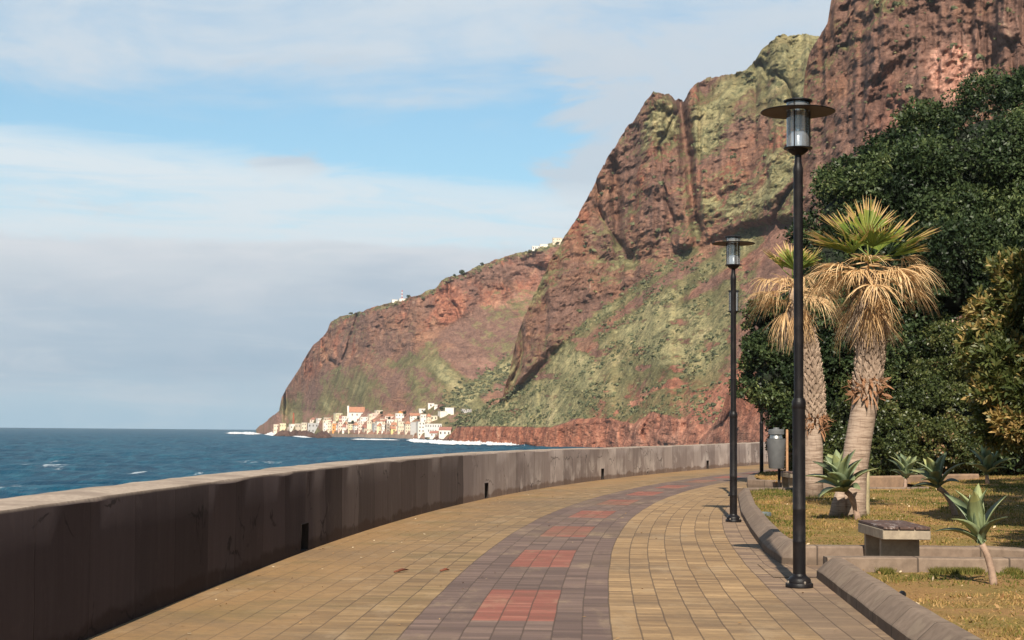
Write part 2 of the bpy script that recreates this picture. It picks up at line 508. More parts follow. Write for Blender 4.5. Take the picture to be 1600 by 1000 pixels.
def mat_wall():
    m, t = new_mat('wall_concrete')
    uv = t.n('ShaderNodeUVMap', uv_map='UVMap').outputs[0]
    u, v, _ = t.n('ShaderNodeSeparateXYZ', {0: uv}).outputs
    obj = t.n('ShaderNodeTexCoord').outputs['Object']
    top = t.n('ShaderNodeAttribute', attribute_name='top').outputs['Fac']
    st = t.noise(t.mapv(uv, (5.0, 0.35, 1)), 1.6, 6, 0.6)
    st2 = t.noise(t.mapv(uv, (1.3, 0.25, 1)), 1.0, 4, 0.55)
    nf = t.noise(obj, 18.0, 6, 0.65)
    bl = t.noise(obj, 1.1, 5, 0.6)
    bi = t.math('FLOOR', t.math('DIVIDE', t.math('ADD', u, t.math('MULTIPLY', st2, 0.5)), 1.27))
    brd = t.n('ShaderNodeTexWhiteNoise', {'W': bi}, noise_dimensions='1D').outputs[0]
    bf = t.math('FRACT', t.math('DIVIDE', t.math('ADD', u, t.math('MULTIPLY', st2, 0.5)), 1.27))
    seam = t.math('MAXIMUM', t.smooth(bf, 0.012, 0.004), t.smooth(bf, 0.988, 0.996))
    col = t.ramp(t.math('ADD', t.math('MULTIPLY', st, 0.50), t.math('MULTIPLY', brd, 0.58)),
                 [(0.1, (0.130, 0.098, 0.084)), (0.45, (0.215, 0.168, 0.144)), (0.85, (0.335, 0.272, 0.232))])
    # pale lime wash along parts of the wall, higher at the middle of each pour
    hh = t.math('ADD', v, t.math('MULTIPLY', t.math('SUBTRACT', st, 0.5), 0.9))
    lime = t.math('MULTIPLY', t.smooth(bl, 0.46, 0.66), t.smooth(hh, 1.0, 0.35))
    lime = t.math('MULTIPLY', lime, t.smooth(u, 34.0, 44.0))
    col = t.mix(t.math('MULTIPLY', lime, 0.7), col, (0.46, 0.39, 0.335))
    drip = t.math('MULTIPLY', t.smooth(st, 0.55, 0.75), t.smooth(v, 0.35, 1.0))
    col = t.mix(t.math('MULTIPLY', drip, 0.6), col, (0.075, 0.055, 0.048))
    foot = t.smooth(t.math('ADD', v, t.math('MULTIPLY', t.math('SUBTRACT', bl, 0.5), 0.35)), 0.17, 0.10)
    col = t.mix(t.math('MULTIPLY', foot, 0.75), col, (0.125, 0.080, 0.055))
    wv_ = t.n('ShaderNodeVectorMath', {0: t.mapv(uv, (1.0, 1.5, 1)), 1: t.n('ShaderNodeTexNoise', {'Vector': uv, 'Scale': 1.6, 'Detail': 5.0}).outputs['Color']}, operation='ADD').outputs[0]
    vor = t.n('ShaderNodeTexVoronoi', {'Vector': wv_, 'Scale': 0.55}, feature='DISTANCE_TO_EDGE').outputs['Distance']
    crack = t.math('MULTIPLY', t.smooth(vor, 0.014, 0.004), t.smooth(bl, 0.48, 0.56))
    col = t.mix(t.math('MULTIPLY', crack, 0.8), col, (0.05, 0.036, 0.03))
    salt = t.math('MULTIPLY', t.smooth(t.noise(t.mapv(uv, (2.2, 0.9, 1)), 1.5, 8, 0.72, 0.6), 0.56, 0.66), 0.4)
    col = t.mix(salt, col, (0.36, 0.29, 0.24))
    lit_seam = t.math('MULTIPLY', seam, t.math('GREATER_THAN', brd, 0.62))
    seam = t.math('SUBTRACT', seam, t.math('MULTIPLY', lit_seam, 0.8))
    col = t.mix(t.math('MULTIPLY', lit_seam, 0.7), col, (0.42, 0.34, 0.27))  # pale colour on some seams paints their lit edges
    col = t.mix(t.math('MULTIPLY', seam, 0.75), col, (0.07, 0.05, 0.04))
    tcol = t.mix(t.smooth(nf, 0.35, 0.7), (0.42, 0.335, 0.262), (0.27, 0.212, 0.165))
    tcol = t.mix(t.smooth(bl, 0.42, 0.64, 0, 0.7), tcol, (0.215, 0.165, 0.128))
    old = t.smooth(u, OLD_S + 0.02, OLD_S - 0.02)  # darker concrete before the panel joint, deepened in place of shade
    near_shade = t.smooth(t.math('ADD', u, t.math('MULTIPLY', t.math('SUBTRACT', st2, 0.5), 6.0)), OLD_S - 9.0, OLD_S - 15.0)  # near end of the face painted darker still, standing in for its shade
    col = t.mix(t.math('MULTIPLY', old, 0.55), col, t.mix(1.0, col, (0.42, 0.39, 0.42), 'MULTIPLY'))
    col = t.mix(t.math('MULTIPLY', near_shade, 1.0), col, t.mix(1.0, col, (0.36, 0.33, 0.37), 'MULTIPLY'))
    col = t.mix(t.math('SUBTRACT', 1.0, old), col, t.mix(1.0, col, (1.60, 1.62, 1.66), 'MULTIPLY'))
    col = t.mix(top, col, tcol)
    col = t.mix(t.smooth(nf, 0.6, 0.8, 0, 0.35), col, (0.13, 0.10, 0.085))
    h = t.math('SUBTRACT', t.math('ADD', t.math('MULTIPLY', nf, 0.5), t.math('MULTIPLY', st, 0.5)), t.math('MULTIPLY', seam, 0.8))
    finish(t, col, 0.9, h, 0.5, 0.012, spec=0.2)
    return m


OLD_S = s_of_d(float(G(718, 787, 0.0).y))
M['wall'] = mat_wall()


def mat_stone(name, a, b, dark, scale=9.0, joint=0.0):
    m, t = new_mat(name)
    obj = t.n('ShaderNodeTexCoord').outputs['Object']
    n1 = t.noise(obj, scale, 7, 0.65); n2 = t.noise(obj, scale * 0.16, 4, 0.6); n3 = t.noise(obj, scale * 9, 3, 0.6)
    col = t.mix(t.smooth(n1, 0.35, 0.7), a, b)
    col = t.mix(t.smooth(n2, 0.45, 0.7, 0, 0.6), col, dark)
    col = t.mix(t.smooth(n3, 0.62, 0.8, 0, 0.35), col, tuple(min(1, q * 1.7) for q in a))
    hh = t.math('ADD', n1, t.math('MULTIPLY', n3, 0.4))
    if joint:
        uv = t.n('ShaderNodeUVMap', uv_map='UVMap').outputs[0]
        u, v, _ = t.n('ShaderNodeSeparateXYZ', {0: uv}).outputs
        cu = t.math('DIVIDE', t.math('ADD', u, t.math('MULTIPLY', n2, 0.02)), joint)
        f = t.math('FRACT', cu); wn = t.n('ShaderNodeTexWhiteNoise', {'W': t.math('FLOOR', cu)}, noise_dimensions='1D').outputs[0]
        jn = t.math('MAXIMUM', t.smooth(f, 0.014, 0.006), t.smooth(f, 0.986, 0.994))
        col = t.mix(t.math('MULTIPLY', wn, 0.32), col, dark)
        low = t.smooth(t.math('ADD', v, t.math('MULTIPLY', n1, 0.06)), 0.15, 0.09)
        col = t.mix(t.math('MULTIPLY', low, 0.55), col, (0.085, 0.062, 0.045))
        col = t.mix(t.smooth(n2, 0.56, 0.62, 0, 0.35), col, (0.34, 0.265, 0.19))
        col = t.mix(t.math('MULTIPLY', jn, 0.8), col, (0.05, 0.038, 0.03))
        hh = t.math('SUBTRACT', hh, t.math('MULTIPLY', jn, 1.5))
    finish(t, col, 0.9, hh, 0.45, 0.008, spec=0.2)
    return m


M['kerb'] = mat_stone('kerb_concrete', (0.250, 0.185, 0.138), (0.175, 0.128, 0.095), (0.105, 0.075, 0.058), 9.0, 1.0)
M['bench_concrete'] = mat_stone('bench_concrete', (0.36, 0.295, 0.215), (0.25, 0.20, 0.15), (0.17, 0.14, 0.11))
M['edging'] = mat_stone('edging_stone', (0.30, 0.195, 0.125), (0.21, 0.14, 0.095), (0.12, 0.085, 0.06), 5.0)


def mat_lawn():
    m, t = new_mat('lawn')
    obj = t.n('ShaderNodeTexCoord').outputs['Object']
    n1 = t.noise(obj, 0.7, 5, 0.6); n2 = t.noise(obj, 11, 6, 0.7); n3 = t.noise(obj, 70, 3, 0.7)
    col = t.mix(t.smooth(n1, 0.40, 0.62), (0.30, 0.175, 0.075), (0.205, 0.155, 0.050))
    col = t.mix(t.smooth(n2, 0.48, 0.70, 0, 0.7), col, (0.26, 0.125, 0.055))
    col = t.mix(t.smooth(n3, 0.5, 0.75, 0, 0.6), col, (0.42, 0.28, 0.11))
    finish(t, col, 0.95, t.math('ADD', n2, t.math('MULTIPLY', n3, 0.5)), 0.9, 0.03, spec=0.1)
    return m


M['lawn'] = mat_lawn()


def mat_sea():
    m, t = new_mat('sea')
    geo = t.n('ShaderNodeNewGeometry').outputs['Position']
    a = t.noise(t.mapv(geo, (1.0, 0.30, 1)), 0.40, 7, 0.70)
    b = t.noise(t.mapv(geo, (1.0, 0.40, 1)), 0.085, 6, 0.65)
    cc = t.noise(t.mapv(geo, (0.30, 1.0, 1)), 0.011, 5, 0.6)
    fo = t.noise(t.mapv(geo, (0.9, 0.30, 1)), 0.085, 9, 0.72, 0.3)
    col = t.mix(t.smooth(b, 0.35, 0.65), (0.001, 0.037, 0.078), (0.004, 0.068, 0.122))
    col = t.mix(t.smooth(cc, 0.5, 0.7, 0, 0.5), col, (0.009, 0.062, 0.110))
    x, y, z = t.n('ShaderNodeSeparateXYZ', {0: geo}).outputs
    near = t.smooth(y, 620.0, 180.0)
    side = t.smooth(x, -30.0, -52.0)
    thr = t.math('ADD', fo, t.math('ADD', t.math('MULTIPLY', near, 0.055), t.math('MULTIPLY', t.math('SUBTRACT', cc, 0.5), 0.30)))
    foam = t.math('MULTIPLY', t.smooth(thr, 0.632, 0.70, 0, 0.8), t.math('MULTIPLY', near, side))
    col = t.mix(foam, col, (0.70, 0.76, 0.80))
    h = t.math('ADD', t.math('MULTIPLY', a, 1.6), t.math('MULTIPLY', b, 3.2))
    col = t.mix(t.smooth(a, 0.46, 0.66, 0, 0.85), col, (0.022, 0.118, 0.175))
    finish(t, col, t.math('ADD', 0.34, t.math('MULTIPLY', foam, 0.5)), h, 0.85, 1.0, spec=0.012)
    return m


M['sea'] = mat_sea()
M['foam'] = simple_mat('foam', (0.80, 0.82, 0.84), 0.8, 0.18, 0.5, 0.4, 0.3)

# ================================================================ SEA
SEA_Z = -6.0
az = np.concatenate([np.linspace(-180, -26, 45)[:-1], np.linspace(-26, 10, 440), np.linspace(10, 180, 45)[1:]])
az = np.radians(az[:-1])
rr = np.concatenate([[25.0, 60.0], np.geomspace(110, 5000, 420)])
A_, R_ = np.meshgrid(az, rr)
sx, sy = R_ * np.sin(A_), R_ * np.cos(A_)
amp = sstep(60, 140, R_) * (1 - 0.8 * sstep(900, 2600, R_))
wv = fbm(sx / 13, sy / 8.5, 0, 4, 0.55, 3) - 0.5
sw = np.sin((sy * 0.93 + sx * 0.36) / 9.0 + 6 * fbm(sx / 90, sy / 90, 0, 2, 0.5, 5)) * 0.22
fine = (A_ > math.radians(-26)) & (A_ < math.radians(10))
sz = SEA_Z + np.where(fine, (1.5 * wv + sw) * amp, 0)
V = np.stack([sx, sy, sz], -1).reshape(-1, 3)
nr_, nc_ = sx.shape
F = grid_faces(nr_, nc_)
wrap = np.stack([np.arange(nr_ - 1) * nc_ + nc_ - 1, np.arange(nr_ - 1) * nc_, np.arange(1, nr_) * nc_, np.arange(1, nr_) * nc_ + nc_ - 1], -1)
V = np.vstack([V, [[0, 0, SEA_Z]]])
ctr = len(V) - 1
F = np.vstack([F, wrap])
sea = mesh_np('sea', V, F, M['sea'], smooth=True)
tag(sea, kind='structure')

# ================================================================ PROMENADE, SEA WALL
ss = np.concatenate([np.arange(s_of_d(-12), s_of_d(30), 0.5), np.arange(s_of_d(30), s_of_d(140), 1.0)])
uu = np.array([-0.05, 0.5, 1.0, 2.0, 3.0, 4.0, 5.0, 5.6, 6.0, 6.6])
S_, U_ = np.meshgrid(ss, uu, indexing='ij')
X_, Y_ = off_pt(S_, U_)
Z_ = np.zeros_like(X_) + 0.012 * (vnoise(X_ * 0.6, Y_ * 0.6, 0, 4) - 1.0) * sstep(0.2, 1, U_)
# the border widens where the planting bed steps back
promenade = mesh_np('promenade', np.stack([X_, Y_, Z_], -1).reshape(-1, 3), grid_faces(*X_.shape)[:, ::-1], M['pavers'], smooth=True,
                    uv=np.stack([U_, S_], -1).reshape(-1, 2))
tag(promenade, kind='structure')

# drains: found from the photograph's foot of the wall
DR = []
for px, py, wd in ((470, 862, 0.46), (752, 779, 0.42), (919, 749.5, 0.42), (1065, 732.5, 0.42)):
    g = G(px, py); d0 = g.y
    DR.append((s_of_d(d0) - wd / 2, s_of_d(d0) + wd / 2))
cut = sorted(set([round(v, 3) for a in DR for v in a]))
ws = np.unique(np.concatenate([np.round(np.arange(s_of_d(-14), s_of_d(40), 0.35), 3), np.round(np.arange(s_of_d(40), s_of_d(140), 0.8), 3), cut]))
ws = np.array([v for v in ws if v in cut or all(abs(v - q) > 0.06 for q in cut)])


def wall_h(s):
    return 1.05 - 0.045 * sstep(36, 58, s) + 0.075 * sstep(62, 92, s)


H_ = wall_h(ws)
jit = lambda k, sc, a: a * (fbm(ws * sc, k * 7.3, 0, 3, 0.5, 9 + k) - 0.5)
edge_drop = 0.008 + 0.022 * sstep(0.55, 0.75, fbm(ws * 0.9, 3.3, 0, 4, 0.6, 31))
prof = [(-0.0 * H_, -0.3 + 0 * H_), (0 * H_, 0.02 + 0 * H_), (0.0 * H_ + jit(1, 0.6, 0.02), 0.36 + 0 * H_), (-0.005 + jit(2, 0.5, 0.03), 0.7 + 0 * H_), (-0.012 + jit(3, 0.8, 0.02), H_ - 0.018 - edge_drop * 0.8),
        (-0.022 - edge_drop * 0.5 + jit(4, 2.2, 0.02), H_ + jit(5, 1.1, 0.012)), (-0.40 + 0 * H_, H_ + 0.015 + jit(6, 0.8, 0.03)), (-0.72 + jit(7, 1.3, 0.03), H_ - 0.005 + jit(8, 1.3, 0.03)),
        (-0.78 + 0 * H_, H_ - 0.07), (-0.95 + 0 * H_, -1.0 + 0 * H_), (-1.6 + 0 * H_, -8 + 0 * H_)]
PV = []; UVs = []; TOP = []
for k, (o_, z_) in enumerate(prof):
    x, y = off_pt(ws, o_)
    PV.append(np.stack([x, y, z_], -1))
    UVs.append(np.stack([ws, z_ if k < 6 else 1.05 + 0 * z_], -1))
    TOP.append(np.full(len(ws), 1.0 if 5 <= k <= 8 else 0.0))
PV = np.array(PV); n_s = len(ws)
V = PV.reshape(-1, 3).tolist(); UVl = np.array(UVs).reshape(-1, 2).tolist(); TP = np.array(TOP).ravel().tolist()
F = []; isdr = np.zeros(n_s, bool)
for a, b in DR:
    isdr |= (ws >= round(a, 3) - 1e-6) & (ws < round(b, 3) - 1e-6)
for k in range(len(prof) - 1):
    for i in range(n_s - 1):
        if k == 1 and isdr[i]:
            continue
        F.append((k * n_s + i, k * n_s + i + 1, (k + 1) * n_s + i + 1, (k + 1) * n_s + i))
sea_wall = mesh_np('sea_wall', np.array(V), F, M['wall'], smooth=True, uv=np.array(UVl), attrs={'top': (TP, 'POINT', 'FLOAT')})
sea_wall.data.set_sharp_from_angle(angle=math.radians(28))
tag(sea_wall, 'long curving weathered concrete sea wall along the promenade', 'wall')
M['dark'] = simple_mat('drain_dark', (0.035, 0.026, 0.022), 0.95, 0.3)
for a, b in DR:                         # each drain a recess closed at the back
    mb = MB()
    def q(s, u, z):
        x, y = off_pt(s, u); return (float(x), float(y), z)
    for i in range(1):
        a0, b0 = round(a, 3), round(b, 3)
        fr = [q(a0, 0.004, 0.02), q(b0, 0.004, 0.02), q(b0, 0.004, 0.362), q(a0, 0.004, 0.362)]
        bk = [q(a0, -0.4, 0.02), q(b0, -0.4, 0.02), q(b0, -0.4, 0.362), q(a0, -0.4, 0.362)]
        mb.add(fr + bk, [(4, 5, 6, 7), (0, 1, 5, 4), (2, 3, 7, 6), (1, 2, 6, 5), (3, 0, 4, 7)])
    o = mb.build('drain_opening', M['dark'], sea_wall)

# ================================================================ KERBS
def sweep(name, path, prof, mat, round_n=0):
    P = [Vector((p[0], p[1])) for p in path]
    n = len(P); V = []; L = len(prof); UV_ = []; arc = 0.0
    for i in range(n):
        a = (P[i] - P[i - 1]).normalized() if i > 0 else (P[1] - P[0]).normalized()
        b = (P[i + 1] - P[i]).normalized() if i < n - 1 else a
        na = Vector((a.y, -a.x)); nb = Vector((b.y, -b.x))
        mit = (na + nb)
        mit = mit / max(mit.length_squared, 1e-6) * 2.0
        if mit.length > 1.5: mit = mit.normalized() * 1.5
        if i: arc += (P[i] - P[i - 1]).length
        for (o, z) in prof:
            UV_.append((arc, o + z))
            zz = z + (0.012 * (vnoise(P[i].x * 2.1, P[i].y * 2.1, 0, 8) - 0.5) if z > 0.05 else 0)
            V.append((P[i].x + mit.x * o, P[i].y + mit.y * o, float(zz)))
    F = []
    for i in range(n - 1):
        for k in range(L - 1):
            F.append((i * L + k, (i + 1) * L + k, (i + 1) * L + k + 1, i * L + k + 1))
    F.append(tuple(range(L))); F.append(tuple(reversed([(n - 1) * L + k for k in range(L)])))
    o = mesh_np(name, np.array(V), F, mat, smooth=True, uv=np.array(UV_))
    o.data.set_sharp_from_angle(angle=math.radians(25))
    return o


KPROF = [(0.0, -0.1), (0.0, 0.085), (0.012, 0.10), (0.14, 0.222), (0.16, 0.232), (0.255, 0.234), (0.27, 0.22), (0.27, -0.1)]
KP2 = [(0.0, -0.1), (0.0, 0.21), (0.02, 0.235), (0.25, 0.235), (0.265, 0.22), (0.265, -0.1)]


def dens(path, step=0.45):
    o = [path[0]]
    for a, b in zip(path[:-1], path[1:]):
        L = math.hypot(b[0] - a[0], b[1] - a[1]); k = max(1, int(L / step))
        for i in range(1, k + 1):
            o.append((a[0] + (b[0] - a[0]) * i / k, a[1] + (b[1] - a[1]) * i / k))
    return o


def px_path(pts, z=0.0):
    return [tuple(G(x, y, z))[:2] for x, y in pts]


k1 = [(2.30, -6.0), (2.45, 0.0), (2.72, 8.0)] + px_path([(1400, 1000), (1336, 950), (1276, 903)]) 
kc1 = k1[-1]                                # corner at the bench bay
kerbA = sweep('kerb', dens(k1 + [(kc1[0] + 0.06, kc1[1] + 0.14)] ), KPROF, M['kerb']); tag(kerbA, kind='structure')
yA = kc1[1] + 0.16
kerbA2 = sweep('kerb', dens([(kc1[0] + 0.10, yA), (6.6, yA)]), KP2, M['kerb']); tag(kerbA2, kind='structure')
k2 = px_path([(1228, 886), (1195, 863), (1173, 832), (1158, 805), (1153, 778)])
yB = k2[0][1] + 0.25
kerbB0 = sweep('kerb', dens([(6.75, yA), (6.15, yA + 1.2), (5.75, yB + 0.10), (5.55, yB), (k2[0][0] + 0.25, yB)]), KP2, M['kerb']); tag(kerbB0, kind='structure')
kerbB = sweep('kerb', dens([(k2[0][0] + 0.16, yB - 0.02), (k2[0][0] + 0.02, yB + 0.18)] + k2[1:]), KPROF, M['kerb']); tag(kerbB, kind='structure')
kB_end = k2[-1]
kerbB2 = sweep('kerb', dens([(kB_end[0] - 0.02, kB_end[1] + 0.02), (kB_end[0] + 0.5, kB_end[1] + 0.5), (10.5, kB_end[1] + 2.2)]), KP2, M['kerb']); tag(kerbB2, kind='structure')
k3 = [(12.5, kB_end[1] + 5.6), (8.2, kB_end[1] + 5.4)] + px_path([(1168, 762), (1167, 757), (1176, 750)])
for s in (57, 66, 76, 90, 110):
    x, y = off_pt(s, 4.9); k3.append((float(x), float(y)))
kerbC = sweep('kerb', dens(k3, 0.8), KP2, M['kerb']); tag(kerbC, kind='structure')

# ================================================================ LAWN AND BAY FLOORS
kl = np.array([(p[1], p[0]) for p in k1 if p[1] <= yA] + [(yA - 0.01, kc1[0])])
kl2 = np.array([(p[1], p[0]) for p in k2])
kl3 = np.array([(p[1], p[0]) for p in k3[3:]])


def lawn_left(d):
    if d <= yA: return np.interp(d, kl[:, 0], kl[:, 1]) + 0.2
    if d < yB: return 6.75 - (d - yA) / (yB - yA) * 1.15 + 0.1
    if d <= kB_end[1] + 0.8: return np.interp(d, kl2[:, 0], kl2[:, 1]) + 0.2
    if d < kB_end[1] + 5.6: return 10.6
    return np.interp(d, kl3[:, 0], kl3[:, 1]) + 0.2


def lawn_z(x, d):
    return 0.085 + 0.03 * (vnoise(x * 0.8, d * 0.8, 0, 6) - 0.5) + 0.0045 * np.clip(d - 20, 0, 60) + 0.02 * np.clip(x - 8, 0, 14) * sstep(20, 30, d)


ld = np.unique(np.concatenate([np.arange(-6, 60, 0.4), np.arange(60, 130, 2.0), [yA - 0.02, yA - 0.01, yA + 0.02, yB - 0.02, yB + 0.02, kB_end[1] + 0.79, kB_end[1] + 0.82, kB_end[1] + 5.58, kB_end[1] + 5.61]]))
lt = np.concatenate([np.linspace(0, 0.25, 26), np.linspace(0.25, 1, 20)[1:]])
LX = np.array([[lawn_left(d) + t_ * (60 - lawn_left(d)) for t_ in lt] for d in ld])
LD = np.repeat(ld[:, None], len(lt), 1)
lawn = mesh_np('lawn', np.stack([LX, LD, lawn_z(LX, LD)], -1).reshape(-1, 3), grid_faces(*LX.shape), M['lawn'], smooth=True)
tag(lawn, kind='structure')
def bay(name, pts):
    V = np.array([(x, y, 0.004) for x, y in pts])
    o = mesh_np(name, V, [tuple(range(len(V)))], M['pavers'], uv=np.array([(6.6 + (p[0] - 2.9) , p[1]) for p in V]))
    return tag(o, kind='structure')
bay('paved_bay', [(2.9, yA - 0.15), (7.0, yA - 0.15), (6.9, yB + 0.2), (3.0, yB + 0.2)])
M['dirt'] = mat_stone('dirt', (0.34, 0.235, 0.135), (0.24, 0.16, 0.09), (0.15, 0.10, 0.06), 4.0)
o = mesh_np('dirt_path', np.array([(4.9, kB_end[1] + 0.3, 0.006), (12.6, kB_end[1] + 0.3, 0.006), (12.6, kB_end[1] + 6.0, 0.006), (6.6, kB_end[1] + 6.0, 0.006)]), [(0, 1, 2, 3)], M['dirt'])
tag(o, kind='structure')
# land under and beyond the planting, down to the sea bed
gx = np.array([-2.5, 0, 5, 15, 40, 90, 160, 240, 330]); gy = np.array([-60, -20, 0, 40, 90, 140, 200, 300, 420])
GX, GY = np.meshgrid(gx, gy)
shore = np.clip(wall_x(GY) + 0.3, None, 40)
shore = np.where(GY > 140, wall_x(np.full_like(GY, 140.)) + (GY - 140) * 0.9, wall_x(GY) + 0.3)
GX = shore + (GX + 2.5)
ground = mesh_np('ground', np.stack([GX, GY, np.full_like(GX, -0.06)], -1).reshape(-1, 3), grid_faces(*GX.shape), M['lawn'])
tag(ground, kind='structure')

# ================================================================ CLIFFS
def mat_cliff():
    m, t = new_mat('cliff')
    geo = t.n('ShaderNodeNewGeometry').outputs['Position']
    A = t.n('ShaderNodeAttribute', attribute_name='soil')
    sp = t.n('ShaderNodeSeparateColor', {0: A.outputs['Color']})
    veg, redd, pale = sp.outputs
    mst = t.mapv(geo, (0.7, 0.7, 2.8))                # strata
    mvt = t.mapv(geo, (1.0, 1.0, 0.50))               # streaks down the face
    n1 = t.noise(geo, 0.018, 8, 0.62, 0.4); n2 = t.noise(mst, 0.050, 9, 0.68, 0.6); n3 = t.noise(geo, 0.22, 6, 0.72)
    n4 = t.noise(mvt, 0.085, 8, 0.70, 0.3); n5 = t.noise(mvt, 0.040, 7, 0.65, 0.6); n6 = t.noise(geo, 0.60, 5, 0.75); n7 = t.noise(mvt, 0.16, 7, 0.72, 0.5)
    rock = t.ramp(n2, [(0.28, (0.110, 0.060, 0.048)), (0.42, (0.180, 0.096, 0.068)), (0.54, (0.250, 0.130, 0.084)), (0.66, (0.310, 0.172, 0.112)), (0.8, (0.27, 0.19, 0.14))])
    hot = t.ramp(n7, [(0.3, (0.165, 0.062, 0.044)), (0.5, (0.285, 0.112, 0.070)), (0.7, (0.39, 0.185, 0.115))])
    r1 = t.math('ADD', redd, t.math('MULTIPLY', t.math('SUBTRACT', n5, 0.5), 1.7))
    rock = t.mix(t.smooth(r1, 0.34, 0.60, 0, 0.95), rock, hot)
    purp = t.ramp(n3, [(0.3, (0.100, 0.058, 0.048)), (0.7, (0.235, 0.138, 0.106))])
    rock = t.mix(t.smooth(t.math('SUBTRACT', n1, t.math('MULTIPLY', redd, 0.22)), 0.34, 0.50, 0, 0.85), rock, purp)
    rock = t.mix(t.smooth(n7, 0.60, 0.72, 0, 0.5), rock, (0.40, 0.29, 0.215))
    rock = t.mix(pale, rock, t.ramp(n7, [(0.3, (0.40, 0.195, 0.140)), (0.7, (0.60, 0.350, 0.265))]))
    grass = t.ramp(n4, [(0.28, (0.120, 0.122, 0.062)), (0.42, (0.218, 0.208, 0.108)), (0.54, (0.300, 0.266, 0.135)), (0.66, (0.395, 0.328, 0.182)), (0.75, (0.34, 0.320, 0.13))])
    olive = t.ramp(n4, [(0.28, (0.060, 0.062, 0.030)), (0.45, (0.115, 0.110, 0.050)), (0.6, (0.180, 0.152, 0.074)), (0.75, (0.235, 0.185, 0.105))])
    grass = t.mix(t.smooth(n3, 0.50, 0.66, 0, 0.55), grass, (0.135, 0.150, 0.082))
    grass = t.mix(t.smooth(veg, 0.64, 0.92), olive, grass)
    bush = t.ramp(n6, [(0.3, (0.030, 0.036, 0.018)), (0.7, (0.085, 0.092, 0.044))])
    v1 = t.math('ADD', veg, t.math('MULTIPLY', t.math('SUBTRACT', n7, 0.5), 1.1))
    v1 = t.math('ADD', v1, t.math('MULTIPLY', t.math('SUBTRACT', n3, 0.5), 0.5))
    col = t.mix(t.smooth(v1, 0.40, 0.64, 0, 0.93), rock, grass)
    b1 = t.math('ADD', t.math('MULTIPLY', veg, 0.16), t.math('ADD', t.math('MULTIPLY', n3, 0.62), t.math('MULTIPLY', n1, 0.30)))
    col = t.mix(t.smooth(b1, 0.62, 0.70, 0, 0.7), col, bush)
    lum = t.math('ADD', 0.60, t.math('ADD', t.math('MULTIPLY', t.smooth(n6, 0.30, 0.70), 0.62), t.math('MULTIPLY', t.smooth(n7, 0.30, 0.66), 0.50)))
    col = t.mix(1.0, col, t.n('ShaderNodeCombineColor', {0: lum, 1: lum, 2: lum}).outputs[0], 'MULTIPLY')
    h = t.math('ADD', t.math('MULTIPLY', n2, 7.0), t.math('ADD', t.math('MULTIPLY', n7, 5.0), t.math('ADD', t.math('MULTIPLY', n3, 2.0), t.math('MULTIPLY', n6, 0.7))))
    finish(t, col, 0.95, h, 0.8, 1.0, spec=0.1)
    return m


M['cliff'] = mat_cliff()


def interp_pts(pts, x):
    p = np.array(pts, float)
    return np.interp(x, p[:, 0], p[:, 1])


